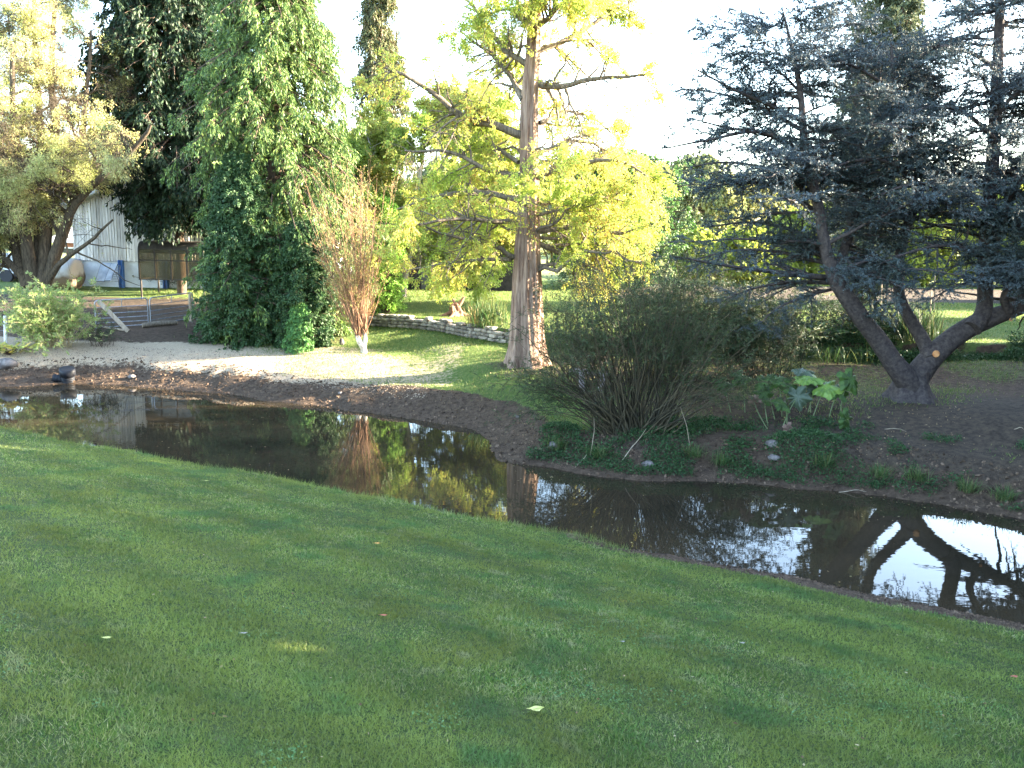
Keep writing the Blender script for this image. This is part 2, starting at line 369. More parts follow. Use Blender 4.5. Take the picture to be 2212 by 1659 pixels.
xs = np.linspace(-60, 44, 300); yn = np.interp(xs, NE[:, 0], NE[:, 1])-.6; yf = np.interp(xs, FE[:, 0], FE[:, 1])
yf = np.maximum(yf, np.interp(xs-.5, FE[:, 0], FE[:, 1])); yf = np.maximum(yf, np.interp(xs+.5, FE[:, 0], FE[:, 1]))+.6
V = np.concatenate([np.stack([xs, yn, xs*0], 1), np.stack([xs, yf, xs*0], 1)]); n_ = len(xs); o = np.arange(n_-1)
g = MB(); g.add(V, np.stack([o, o+1, o+1+n_, o+n_], 1)); wt = g.build('stream_water', water_mat()); tag(wt, kind='structure')

# ---------------------------------------------------------------- grass
gm_near = leafmat('lawn_grass_blades', [(.055, .11, .018), (.095, .165, .026), (.14, .21, .04), (.22, .25, .06), (.40, .38, .18)], tone=(.175, .20, .042), transl=.3, clump=1.3, patch=[(5., (.28, .27, .13), .58, .70), (3., (.06, .14, .03), .55, .72), (.45, (.19, .235, .05), .48, .62), (1.7, (.075, .155, .045), .54, .68)], stripes=True)
def wedge(n, d0, d1, p):
    """points on the ground in front of the camera, denser close by"""
    u = rng.random(n); d = (d0**(1-p)+(d1**(1-p)-d0**(1-p))*u)**(1/(1-p)) if p != 1 else d0*(d1/d0)**u
    a = rng.uniform(-.76, .76, n); return a*d+np.sign(a)*1.6*(np.abs(a) > .55)*(rng.random(n) < .4), d-.6*(rng.random(n) < .15)
gx, gy = wedge(1180000, 2.5, 18.5, .6)
Z, sf, sn = zfun(gx, gy); soil = .36+.25*ss(gx, 1.2, 4)-.36*ss(-gx, -1.2, .6)
k = (sn > soil-.12+rng.normal(0, .05, len(gx))) ; gx, gy, Z, sn = gx[k], gy[k], Z[k], sn[k]; d = gy
P = np.stack([gx, gy, Z-.004], 1); n_ = len(P)
cl = fbm(P[:, :2], 2.2, 3); hgt = (.012+.034*rng.random(n_)**2)*(.45+1.1*cl)
D = np.stack([rng.normal(0, .75, n_), rng.normal(0, .75, n_), np.ones(n_)], 1)
g = MB().tris(P, D, hgt, .0022+.0010*d*rng.uniform(.5, 1.3, n_))
lg = g.build('lawn_grass', gm_near); tag(lg, 'short mown grass in shade covering the near slope', 'grass', kind='stuff')
# longer tufts hanging over the lip of the near bank
i = rng.integers(3, len(NE)-3, 5000); t = rng.random(5000)[:, None]; q = NE[i]*(1-t)+NE[i+1]*t+rng.normal(0, .07, (5000, 2))-A([0, .14])
Z, sf, sn = zfun(q[:, 0], q[:, 1]); k = (sn > .0) & (q[:, 0] < 1.6); q = q[k]; P = np.stack([q[:, 0], q[:, 1], Z[k]-.01], 1); n_ = len(P)
D = np.stack([rng.normal(0, .5, n_), rng.normal(.35, .5, n_), np.ones(n_)], 1)
g = MB().tris(P, D, rng.uniform(.03, .13, n_), .008); o = g.build('bank_edge_grass', gm_near); tag(o, 'longer grass fringe along the near water edge', 'grass', kind='stuff')

gm_far = leafmat('meadow_grass_blades', [(.06, .12, .02), (.09, .16, .03), (.17, .21, .05), (.30, .28, .11)], transl=.4)
n_ = 420000; gx = rng.uniform(-15, 19, n_); gy = 13+rng.random(n_)**1.0*32
k = (np.abs(gx/gy) < .76) & (gy > ymid(gx)); gx, gy = gx[k], gy[k]; Z, sf, sn = zfun(gx, gy)
m_ = grassmask(gx, gy, sf, fbm(np.stack([gx, gy], -1), .45, 4)); k = (m_ > .42+rng.normal(0, .12, len(gx))) & (sf > .7)
gx, gy, Z = gx[k], gy[k], Z[k]; P = np.stack([gx, gy, Z-.01], 1); n_ = len(P)
D = np.stack([rng.normal(0, .5, n_), rng.normal(0, .5, n_), np.ones(n_)], 1)
g = MB().tris(P, D, rng.uniform(.03, .085, n_)*(.6+fbm(P[:, :2], .9, 3)), .016); o = g.build('meadow_grass', gm_far); tag(o, 'patchy grass on the far bank and upper lawn', 'grass', kind='stuff')

# ---------------------------------------------------------------- stones, clods
phi = (1+5**.5)/2
ICO = norm(A([(-1,phi,0),(1,phi,0),(-1,-phi,0),(1,-phi,0),(0,-1,phi),(0,1,phi),(0,-1,-phi),(0,1,-phi),(phi,0,-1),(phi,0,1),(-phi,0,-1),(-phi,0,1)], float))
ICF = A([(0,11,5),(0,5,1),(0,1,7),(0,7,10),(0,10,11),(1,5,9),(5,11,4),(11,10,2),(10,7,6),(7,1,8),(3,9,4),(3,4,2),(3,2,6),(3,6,8),(3,8,9),(4,9,5),(2,4,11),(6,2,10),(8,6,7),(9,8,1)])
def subdiv(v, f):
    v = list(map(tuple, v)); c = {}; o = []
    def mid(a, b):
        k = (min(a, b), max(a, b))
        if k not in c: m = norm(A(v[a])+A(v[b])); v.append(tuple(m)); c[k] = len(v)-1
        return c[k]
    for a, b, d in f:
        x, y, z = mid(a, b), mid(b, d), mid(d, a); o += [(a, x, z), (b, y, x), (d, z, y), (x, y, z)]
    return A(v), A(o)
IC2, IF2 = subdiv(ICO, ICF); IC3, IF3 = subdiv(IC2, IF2)
def rocks(mb, P, S, base=ICO, faces=ICF, rough=.25):
    n = len(P); S = np.asarray(S, float); S = S[:, None]*rng.uniform(.6, 1.2, (n, 3)) if S.ndim == 1 else S
    V = base[None]*(1+rng.normal(0, rough, (n, len(base), 1)))*S[:, None]
    a = rng.uniform(0, 6.28, n); c, s = np.cos(a)[:, None], np.sin(a)[:, None]
    V = np.stack([V[..., 0]*c-V[..., 1]*s, V[..., 0]*s+V[..., 1]*c, V[..., 2]], -1)+P[:, None]
    mb.add(V, (faces[None]+np.arange(n)[:, None, None]*len(base)).reshape(-1, 3)); return mb
def boulder(c, size, name, mat, label, cat, group=None):
    v = IC3*(1+.28*(fbm(IC3+A(c)*3, 1.6, 3)[:, None]-.5)*2)*A(size)
    mb = MB().add(v+A(c), IF3, True); o = mb.build(name, mat, loc=tuple(c)); return tag(o, label, cat, group)
M_clod = solid('earth_clods', (.035, .023, .015), (.14, .095, .065), 5, .95, .1, island=.5)
M_pale = solid('pale_pebbles', (.14, .105, .08), (.36, .28, .20), 5, .9, .2, island=.4)
def scatter_far(n, s0, s1, x0=-14., x1=13.):
    gx = rng.uniform(x0, x1, n*6); yf = np.interp(gx, FE[:, 0], FE[:, 1]); gy = yf+rng.uniform(-1, 2.5, n*6); Z, sf, sn = zfun(gx, gy)
    k = (sf > s0) & (sf < s1); k = np.flatnonzero(k)[:n]; return gx[k], gy[k], Z[k]
x_, y_, z_ = scatter_far(9000, .0, 1.3); S = .008+.03*rng.random(len(x_))**3
g = rocks(MB(), np.stack([x_, y_, z_], 1), S); o = g.build('bank_clods', M_clod); tag(o, 'loose dark earth clods covering the raw far bank', 'earth clods', kind='stuff')
x_, y_, z_ = scatter_far(9000, .85, 5.5, -14, -2.); S = .005+.017*rng.random(len(x_))**3
g = rocks(MB(), np.stack([x_, y_, z_], 1), S); o = g.build('gravel_scatter', M_pale); tag(o, 'pale gravel and stones strewn above the far bank', 'gravel', kind='stuff')
i = rng.integers(12, len(NE)-3, 6000); t = rng.random(6000)[:, None]; q = NE[i]*(1-t)+NE[i+1]*t-A([.1, .3])*rng.random((6000, 1))*1.2
Z, sf, sn = zfun(q[:, 0], q[:, 1]); k = (sn > -.02) & (sn < .5) & (q[:, 0] > .8); P = np.stack([q[k, 0], q[k, 1], Z[k]], 1)
g = rocks(MB(), P, .004+.013*rng.random(len(P))**3); o = g.build('bank_grit', M_clod); tag(o, 'grit and crumbs of soil along the near water edge', 'gravel', kind='stuff')
M_stone = solid('grey_field_stone', (.06, .048, .045), (.19, .165, .15), 6, .9, .2, bump=.6, island=.3)
for (px, py, sx, lab) in [(1195,965,.11,'large rounded grey stone low on the bank, below the spreading willow'),
    (1668,962,.12,'big grey stone in the bank right of the willow base'),(1672,990,.10,'second grey stone just below the big stone right of the willow'),
    (1712,975,.07,'pale whitish stone on the bank below the large-leaved plant'),(1118,900,.05,'small pale stone on the dark mud where the bank turns'),
    (735,850,.06,'small pale stone high on the mud bank below the red-stemmed shrub'),(285,815,.10,'flat light stone at the water edge right of the black pipe'),
    (15,790,.28,'broad smooth pale stone beside the yellow leaved plant'),(1400,1005,.11,'dark wet stone at the foot of the bank under the willow')]:
    c = ong(px, py); boulder((c[0], c[1], c[2]+sx*.15), (sx, sx*.8, sx*.62), 'bank_stone', M_stone, lab, 'stone', 'stones on the far bank')

# ---------------------------------------------------------------- dry stone wall
M_wall = solid('lichen_wall_stone', (.12, .10, .085), (.36, .32, .27), 5, .9, .15, bump=.5, island=.35)
L = WL[:-1]; seg = np.linalg.norm(np.diff(L, axis=0), axis=1); cum = np.concatenate([[0], np.cumsum(seg)])
wm = MB()
def wall_at(s): return A([np.interp(s, cum, L[:, 0]), np.interp(s, cum, L[:, 1])])
for row in range(4):
    s = rng.uniform(0, .2)
    while s < (cum[-1]-.2)*.42:
        ln = rng.uniform(.16, .42); p = wall_at(s+ln/2); q = wall_at(s+ln/2+.05)-p; a = math.atan2(q[1], q[0])
        zb = float(zfun(A([p[0]]), A([p[1]-.3]), False)[0][0]); h = .105
        if row == 3 and rng.random() < .55: s += ln; continue
        c, n2 = math.cos(a), math.sin(a)
        v = np.sign(IC2)*np.abs(IC2)**.55*A([ln/2*.97, .13, h/2*1.02])*(1+rng.normal(0, .05, (len(IC2), 1)))
        v = v@A([[c, -n2, 0], [n2, c, 0], [0, 0, 1]]).T
        wm.add(v+A([p[0], p[1]-.03+rng.normal(0, .02), zb+.02+h*(row+.5)]), IF2, False); s += ln
o = wm.build('dry_stone_wall', M_wall); tag(o, 'low weathered dry stone retaining wall along the upper lawn', 'wall')

# ---------------------------------------------------------------- bark
M_redbark = solid('fibrous_red_brown_bark', (.10, .055, .040), (.33, .23, .17), 5, .9, .15, bump=1.0, stretch=(3, 3, .25), bdist=.05)
M_cedbark = solid('dark_cedar_bark', (.035, .028, .028), (.085, .068, .062), 14, .9, .2, bump=.8, bdist=.03)
M_greybark = solid('grey_willow_bark', (.07, .055, .04), (.20, .16, .12), 10, .9, .15, bump=.6, stretch=(2, 2, .4))
M_shadedbark = solid('shaded_willow_bark', (.035, .028, .02), (.11, .085, .06), 10, .9, .15, bump=.6, stretch=(2, 2, .4))  # willow bark copy, shade on the stems painted in as darker brown
M_palebark = solid('pale_grey_bark', (.28, .24, .19), (.5, .45, .38), 8, .85, .2, bump=.4)
M_twig = solid('brown_twigs', (.06, .042, .032), (.13, .09, .065), 8, .9, .15)
M_redtwig = solid('red_brown_stems', (.11, .055, .035), (.27, .15, .08), 3, .7, .3, island=.5)
M_olive = solid('olive_brown_willow_rods', (.028, .025, .016), (.075, .058, .032), 4, .8, .2, island=.5)

def px_path(lst, Y, dY=0.0, n=10, r0=.1, r1=.03):
    m = len(lst); pts = [aty(px, py, Y+dY*i/(m-1)) for i, (px, py) in enumerate(lst)]
    return resamp(pts, np.linspace(r0, r1, m), n)

# main yellow-green conifer (swamp cypress) in the middle
def main_tree():
    Y = 22.0
    b = aty(1137, 786, Y); b[1] = Y; b[2] = z1(b[0], Y)
    root = thing('deciduous_conifer', b, 'tall tree with thick red-brown sunlit trunk and yellow-green feathery foliage in the centre', 'tree')
    # trunk with buttressed base
    pts = [aty(1137,800,Y), aty(1137,780,Y), aty(1137,745,Y), aty(1137,690,Y), aty(1138,600,Y), aty(1140,500,Y), aty(1143,400,Y), aty(1142,300,Y), aty(1145,200,Y), aty(1152,100,Y), aty(1155,0,Y), aty(1158,-150,Y), aty(1160,-330,Y)]
    rad = [.58, .50, .42, .385, .345, .28, .235, .215, .195, .165, .14, .10, .03]
    P, R = resamp(pts, rad, 64); ns = 64
    a = np.linspace(0, 2*np.pi, ns, endpoint=False)
    P0x, P0z = P[:, 0].copy(), P[:, 2].copy()
    hh = P[:, 2]-b[2]; fl = np.exp(-np.maximum(hh, 0)/.9)
    rr_s = (len(P), ns)
    rr = R[:, None]*(1+.22*fl[:, None]*np.sin(a*5+.8)[None]+.07*np.sin(a*9+hh[:, None]*.5+2)+.05*np.sin(a*17+hh[:, None]*1.3)+.13*(noise(np.stack([np.broadcast_to(np.cos(a)*7, rr_s), np.broadcast_to(np.sin(a)*7, rr_s), np.broadcast_to(hh[:, None]*1.2, rr_s)], -1), 1.)-.5))
    Vt = P[:, None]+np.stack([rr*np.cos(a), rr*np.sin(a), 0*rr], -1)
    i, k = np.meshgrid(np.arange(63), np.arange(ns), indexing='ij'); o = i*ns
    tm = MB().add(Vt, np.stack([o+k, o+(k+1) % ns, o+ns+(k+1) % ns, o+ns+k], -1).reshape(-1, 4), True)
    part(tm, 'trunk', M_redbark, root)
    limbs = [([(1125,292),(1060,262),(990,245),(930,190),(870,150),(815,125)], .11, -1.0), ([(1130,215),(1105,160),(1060,110),(1000,65)], .09, 1.),
        ([(1165,180),(1210,182),(1300,165),(1410,158)], .10, -.5), ([(1160,110),(1240,75),(1330,25),(1400,-20)], .08, 1.), ([(1140,140),(1090,90),(1040,20),(990,-30)], .08, .5),
        ([(1160,60),(1200,20),(1260,-40)], .08, -1), ([(1165,265),(1240,248),(1320,285)], .06, 1.), ([(1165,385),(1230,352),(1330,335),(1400,375)], .08, -.8),
        ([(1160,500),(1250,480),(1330,500),(1395,480)], .07, -1.2), ([(1165,525),(1220,550),(1300,585),(1365,590)], .07, 0.8), ([(1165,440),(1240,420),(1330,430),(1400,450)], .07, 1.0),
        ([(1110,555),(1050,525),(980,515),(900,490)], .07, -1.), ([(1120,430),(1030,415),(940,425),(860,450)], .08, 1.), ([(1125,380),(1050,365),(960,330),(870,330)], .08, -.5),
        ([(1105,560),(1040,565),(960,575),(880,590)], .06, 1.2), ([(1120,480),(1040,470),(950,470),(870,480)], .07, -1.6), ([(1150,-20),(1080,-60),(1000,-80)], .07, 1.), ([(1158,-40),(1260,-80),(1340,-110)], .07, 0.),
        ([(1120,350),(1040,300),(960,290),(900,270)], .06, 1.8), ([(1160,330),(1230,300),(1300,320),(1370,400)], .06, 2.0)]
    br = MB(); LP = []; LR = []
    for l, r, dy in limbs:
        p, q = px_path(l, Y, dy*1.3, 12, r, r*.25); p = p+np.cumsum(rng.normal(0, .022, p.shape), 0)*(np.arange(12)[:, None] > 0)
        LP.append(p); LR.append(q)
    LP = A(LP); LR = A(LR); br.tubes(LP, LR, 7)
    # limbs towards and away from the viewer
    TP, TR = resamp(A(pts)[4:], A(rad)[4:], 30); ex, er = spawn(TP[None], TR[None]*.2, 30, 2.9, 0, .97, .92, .15, .16, 9, .9, .10, .2, flat=.45)
    ex[:, :, 1] = ex[:, :1, 1]+(ex[:, :, 1]-ex[:, :1, 1])*1.15
    br.tubes(ex, er, 5)
    P1, R1 = spawn(LP, LR, 20, 1.25, .12, 1, .65, .06, .15, 7, .5, .07); P1b, R1b = spawn(ex, er, 12, 1.1, .2, 1, .6, .05, .15, 7, .5, .07)
    P1 = np.concatenate([P1, P1b]); R1 = np.concatenate([R1, R1b]); br.tubes(P1, np.maximum(R1, .006), 4, False)
    P2, R2 = spawn(P1, R1, 9, .48, .15, 1, .6, -.05, .3, 5, .5, .08); br.tubes(P2, np.maximum(R2*.8, .003), 3, False)
    part(br, 'branches', M_greybark, root)
    # keep foliage open where the photo shows sky through it
    q, t = sample(P2, 44, .1, .035)
    za, zb_ = aty(1150, 330, Y)[2], aty(1150, 165, Y)[2]
    gap = ss(q[:, 2], za-.4, za+.2)*(1-ss(q[:, 2], zb_-.3, zb_+.3))*ss(np.abs(q[:, 0]-.4), .3, .9)*np.where(q[:, 0] < -2.2, .3, 1)
    tx = np.interp(q[:, 2], P0z, P0x); dtr = np.hypot(q[:, 0]-tx, q[:, 1]-Y)
    clear = np.exp(-(dtr/.75)**2)*np.where(q[:, 1] < Y+.3, 1., .2)
    k = fbm(q, 1.15, 3)+.10*rng.random(len(q)) > .50+.13*gap+.25*clear*(q[:, 2] < 8.3); q, t = q[k], t[k]
    D = norm(t+rng.normal(0, .7, t.shape)+A([0, 0, -.25]))
    lm = leafmat('yellow_green_feathery_leaves', [(.44, .24, .07), (.50, .40, .09), (.52, .53, .12), (.40, .49, .09), (.49, .51, .11)], tone=(.33, .42, .07), transl=.55, clump=.8)
    part(MB().leaves(q, D, rng.uniform(.045, .095, len(q)), rng.uniform(.02, .04, len(q))), 'foliage', lm, root)
    print('main leaves', len(q))
main_tree()

# generic broadleaf tree: stems given as pixel paths
def tree(name, label, Y, base_px, stems, leaf, bark, lv, n_leaf, lsize, cat='tree', group=None, dropz=-.2, hole=.38, up=.1, droop=.2, jit=.05, foliage='crown', zb=None, stem_name='trunk', n_extra=0, extra_L=2.5, sides=8, keep=None, fs=.8):
    c = aty(*base_px, Y); c = A([c[0], c[1], z1(c[0], c[1])])
    root = thing(name, c, label, cat, group); tm = MB(); SP = []; SR = []
    for l, r0, r1, dy in stems:
        p, q = px_path(l, Y, dy, 12, r0, r1); p = p+np.cumsum(rng.normal(0, r0*.12+.008, p.shape), 0)*(np.arange(12)[:, None] > 0); SP.append(p); SR.append(q)
    SP = A(SP); SR = A(SR); SP[:, 0, 2] = np.minimum(SP[:, 0, 2], z1(c[0], c[1])+2); tm.tubes(SP, SR, sides)
    part(tm, stem_name, bark, root)
    bm = MB(); P, R = SP, SR
    if n_extra:
        ex, er = spawn(SP, SR*.6, n_extra, extra_L, .3, 1, .8, up, .05, 10, .8); bm.tubes(ex, er, 5, False); P = np.concatenate([SP[:, 2:], ex]); R = np.concatenate([SR[:, 2:], er])
    for (k, L_, t0, spr) in lv:
        P, R = spawn(P, R, k, L_, t0, 1, spr, up, droop, 6, .5)
        if keep: kk = keep(P[:, -1]) & keep(P[:, 2]); P, R = P[kk], R[kk]
        bm.tubes(P, np.maximum(R, .003), 4 if L_ > .8 else 3, False)
    part(bm, 'branches', bark, root)
    q, t = sample(P, n_leaf, .05, jit); k = fbm(q, fs, 3)+.12*rng.random(len(q)) > hole; q, t = q[k], t[k]
    if keep: k = keep(q); q, t = q[k], t[k]
    D = norm(t+rng.normal(0, .7, t.shape)+A([0, 0, dropz]))
    part(MB().leaves(q, D, rng.uniform(.7, 1.3, len(q))*lsize[0], rng.uniform(.7, 1.3, len(q))*lsize[1]), foliage, leaf, root)
    print(name, 'leaves', len(q)); return root
L_willow = leafmat('willow_leaves_turning', [(.48, .32, .16), (.54, .46, .22), (.56, .54, .22), (.40, .46, .16), (.54, .50, .28)], tone=(.42, .46, .16), transl=.5, clump=.5)
tree('willow_tree', 'large many-stemmed willow with pale yellowing leaves at the left edge', 30.0, (85,612), [
    ([(60,618),(30,540),(0,450),(-30,330)], .22, .08, 1), ([(75,618),(60,520),(60,420),(40,280),(30,100)], .24, .06, -1), ([(85,618),(90,520),(110,400),(125,280),(120,120),(130,-60)], .26, .06, 1),
    ([(95,618),(120,540),(150,450),(210,380),(300,300),(330,260)], .20, .05, -.5), ([(95,618),(130,530),(160,430),(175,330),(190,200),(200,60)], .2, .05, 1.5), ([(70,618),(20,570),(-40,530),(-110,480)], .16, .06, 0),
    ([(80,618),(80,500),(85,350),(80,150),(75,-80)], .22, .05, 2), ([(100,618),(140,560),(190,520),(240,470)], .12, .03, -1.5)],
    L_willow, M_shadedbark, [(17, 1.6, .08, .6), (9, .85, .2, .55), (6, .45, .2, .5)], 21, (.085, .022), dropz=-.5, droop=.38, hole=.60, fs=1.35, n_extra=4, extra_L=2.2, keep=lambda q: (rng.random(len(q)) < np.clip((-.425*q[:, 1]+.9-q[:, 0]+2*(noise(q, .8)-.5))/1.6, .02, 1)) & (q[:, 2] > 4.6+1.2*noise(q, .7)) | ((q[:, 0] < -15.6) & (q[:, 2] > 3.7)) | (rng.random(len(q)) < .05) | ((rng.random(len(q)) < .45) & (q[:, 0] < -13.4) & (q[:, 2] > 1.9)) | ((q[:, 0] < -17.2) & (q[:, 2] > 2.4)))
L_birch = leafmat('pale_green_leaves', [(.30, .34, .06), (.38, .40, .08), (.42, .40, .10), (.36, .26, .08)], tone=(.24, .33, .06), transl=.5, clump=.6)
tree('young_tree', 'slender tree with pale lit trunk and light green leaves behind the stone wall', 31.0, (872,640), [
    ([(870,642),(878,600),(888,545),(900,450),(920,330),(930,240)], .14, .03, 0), ([(888,540),(850,450),(810,350),(790,270)], .07, .02, 1), ([(895,480),(980,400),(1040,330),(1060,260)], .07, .02, -1), ([(890,520),(960,480),(1040,460),(1090,430)], .06, .02, 1.2), ([(890,530),(830,500),(790,450)], .05, .02, -1), ([(885,560),(850,500),(780,400),(760,320)], .06, .02, .5), ([(900,450),(960,350),(980,260),(990,200)], .06, .02, 1.), ([(890,540),(960,530),(1040,530),(1085,520)], .05, .02, .3)],
    L_birch, M_palebark, [(17, 1.9, .25, .65), (11, .85, .15, .6), (7, .4, .1, .5)], 24, (.09, .055), hole=.27)

# conifers with drooping sprays
def conifer(name, label, c, Ht, Rad, leaf, nb, bark=M_twig, spray=7, spray_L=.55, twig=5, nl=14, ls=(.11, .03), droop=.35, prof=lambda t: (1-t)**.75, z0=.0, cat='conifer', group=None, out=.95, hole=.30, upb=.1, tops=None, nclump=.7, tr=1.):
    c = A([c[0], c[1], z1(c[0], c[1])]) if len(c) == 2 else A(c, float)
    root = thing(name, c, label, cat, group)
    leaders = tops or [(0., 0., 1., 1.)]
    tm = MB(); BP = []; BR = []
    for (dx, dy, hf, rf) in leaders:
        p, r = resamp([c+A([dx*.2, dy*.2, -.1]), c+A([dx*.7, dy*.7, Ht*hf*.4]), c+A([dx, dy, Ht*hf*.75]), c+A([dx, dy, Ht*hf])], [(Ht*.022+.03)*tr, (Ht*.017+.02)*tr, Ht*.008*tr, .01], 16); tm.tubes(p, r, 10)
        m = int(nb*hf*rf/len(leaders)) if tops else nb
        t = z0+(1-z0)*rng.random(m)**1.15*.995; a = rng.uniform(0, 2*np.pi, m)
        base = np.stack([np.interp(t, np.linspace(0, 1, 16), p[:, k]) for k in range(3)], 1)
        rl = Rad*rf*prof(t)*rng.uniform(.7, 1.1, m)*(.75+.5*noise(np.stack([a*1.5, t*Ht*.5, t*0+hf], 1), 1.))
        rl = np.maximum(rl, .12)
        s = np.linspace(0, 1, 7)[None, :, None]; d = np.stack([np.cos(a), np.sin(a), np.full(m, upb)], 1)
        Q = base[:, None]+d[:, None]*rl[:, None, None]*s*A([1, 1, 1.])+A([0, 0, -1])*(rl[:, None, None]*droop*s**2)
        BP.append(Q); BR.append(np.broadcast_to((.012+.012*rl)[:, None]*(1-.8*s[..., 0]), (m, 7)))
    part(tm, 'trunk', bark, root)
    P = np.concatenate(BP); R = np.concatenate(BR)
    bm = MB().tubes(P, R, 4, False)
    P1, R1 = spawn(P, R, spray, spray_L, .25, 1, .55, 0, droop*1.3, 5, .5, .05, flat=.4)
    P2, R2 = spawn(P1, R1, twig, spray_L*.45, .1, 1, .5, 0, .6, 4, .5, .05, flat=.6)
    bm.tubes(P1, np.maximum(R1, .003), 3, False); part(bm, 'branches', bark, root)
    q, t = sample(P2, nl, 0, .02); k = fbm(q, nclump, 2)+.1*rng.random(len(q)) > hole; q, t = q[k], t[k]
    D = norm(t*1.2+rng.normal(0, .35, t.shape)+A([0, 0, -.25]))
    part(MB().leaves(q, D, rng.uniform(.7, 1.3, len(q))*ls[0], rng.uniform(.7, 1.3, len(q))*ls[1]), 'foliage', leaf, root)
    print(name, 'leaves', len(q)); return root
L_law = leafmat('lawson_cypress_sprays', [(.03, .06, .018), (.06, .11, .03), (.12, .19, .045), (.23, .31, .08)], transl=.2, spec=.3)
L_dark = leafmat('dark_evergreen_sprays', [(.012, .024, .012), (.02, .04, .018), (.03, .055, .022)], transl=.12)
L_hedge = leafmat('dark_green_dense_leaves', [(.022, .05, .016), (.036, .076, .024), (.055, .11, .036)], transl=.2, spec=.3)
def wx(px, Y, py=600): p = aty(px, py, Y); return (p[0], p[1])
conifer('cypress_tree', 'broad tall cypress with drooping sprays, its right side lit bright green', wx(600, 27.5), 13.5, 2.9, L_law, 620, spray=9, spray_L=.66, twig=6, nl=13, ls=(.13, .030), droop=.5, prof=lambda t: np.clip(1.25*(1-t), 0, 1)**.55*(.75+.25*np.minimum(t*5, 1)), hole=.36, nclump=1.3)
conifer('cypress_tree', 'very dark tall evergreen behind the barn roof, left of the bright cypress', wx(392, 34.2), 15.5, 3.3, L_dark, 760, tr=.5, spray=7, spray_L=.8, twig=5, nl=10, ls=(.17, .06), z0=.17, prof=lambda t: np.clip(1.5*(1-t), 0, 1)**.5*(.55+.45*ss(t, .12, .35)), hole=.27)
conifer('spire_conifer', 'narrow brownish spire conifer rising between the cypress and the yellow tree', wx(822, 38), 14.5, 2.2, leafmat('bronze_green_sprays', [(.10, .07, .04), (.07, .10, .04), (.16, .14, .06), (.12, .16, .06)], transl=.2), 380, spray=7, spray_L=.5, twig=5, nl=8, ls=(.14, .045), droop=.7, prof=lambda t: (1-t)**.8)
conifer('golden_conifer', 'bright green conical conifer beside the slender pale trunk', wx(838, 29.5), 3.6, .85, leafmat('vivid_green_sprays', [(.16, .32, .05), (.24, .42, .07), (.30, .46, .08)], transl=.3), 170, spray=6, spray_L=.3, twig=4, nl=8, ls=(.08, .03), droop=-.1, upb=.6)
conifer('clipped_evergreen', 'dense dark green evergreen bush below the tall cypress, reaching the ground', wx(520, 25.6), 5.4, 1.35, L_hedge, 460, spray=7, spray_L=.35, twig=5, nl=12, ls=(.07, .035), droop=.15, prof=lambda t: np.clip(1.35*(1-t), 0, 1)**.7, hole=.2, cat='shrub')
conifer('clipped_evergreen', 'dark green bush between the clipped evergreen and the red-stemmed shrub', wx(655, 25.4), 3.6, .95, L_hedge, 300, spray=7, spray_L=.3, twig=5, nl=11, ls=(.07, .035), droop=.15, prof=lambda t: np.clip(1.6*(1-t), 0, 1)**.4, hole=.1, cat='shrub')
conifer('laurel_bush', 'small fresh green bush with brown twigs at the foot of the cypress', wx(645, 24.7), 1.35, .55, leafmat('fresh_green_leaves', [(.06, .15, .04), (.10, .22, .06), (.14, .28, .08)], transl=.3), 120, spray=6, spray_L=.2, twig=4, nl=8, ls=(.07, .04), cat='shrub')
L_spire = leafmat('columnar_cypress_sprays', [(.05, .07, .04), (.09, .11, .06), (.15, .16, .08)], transl=.2)
conifer('columnar_cypress', 'columnar cypress with several hooked tops behind the blue cedar', wx(1865, 33), 11.9, 1.35, L_spire, 900, spray=6, spray_L=.35, twig=5, nl=10, ls=(.11, .04), droop=-.2, upb=.8, prof=lambda t: np.clip(1.4*(1-t), 0, 1)**.5, hole=.15,
    tops=[(-.9, 0, .93, .8), (-.2, .3, 1.0, .8), (.45, -.1, .98, .75), (.9, .1, .93, .7), (0, -.4, .85, 1.)])
conifer('round_evergreen', 'rounded dark evergreen tree with sunlit right side between the two big trees', wx(1330, 41), 6.0, 3.2, leafmat('holly_leaves', [(.04, .09, .025), (.07, .15, .035), (.12, .22, .05)], transl=.25, spec=.4), 420, spray=7, spray_L=.5, twig=5, nl=11, ls=(.10, .05), droop=.1, upb=.3, prof=lambda t: np.sqrt(np.clip(1-(2*t-.75)**2*.66, 0.02, 1)), hole=.15, cat='tree')

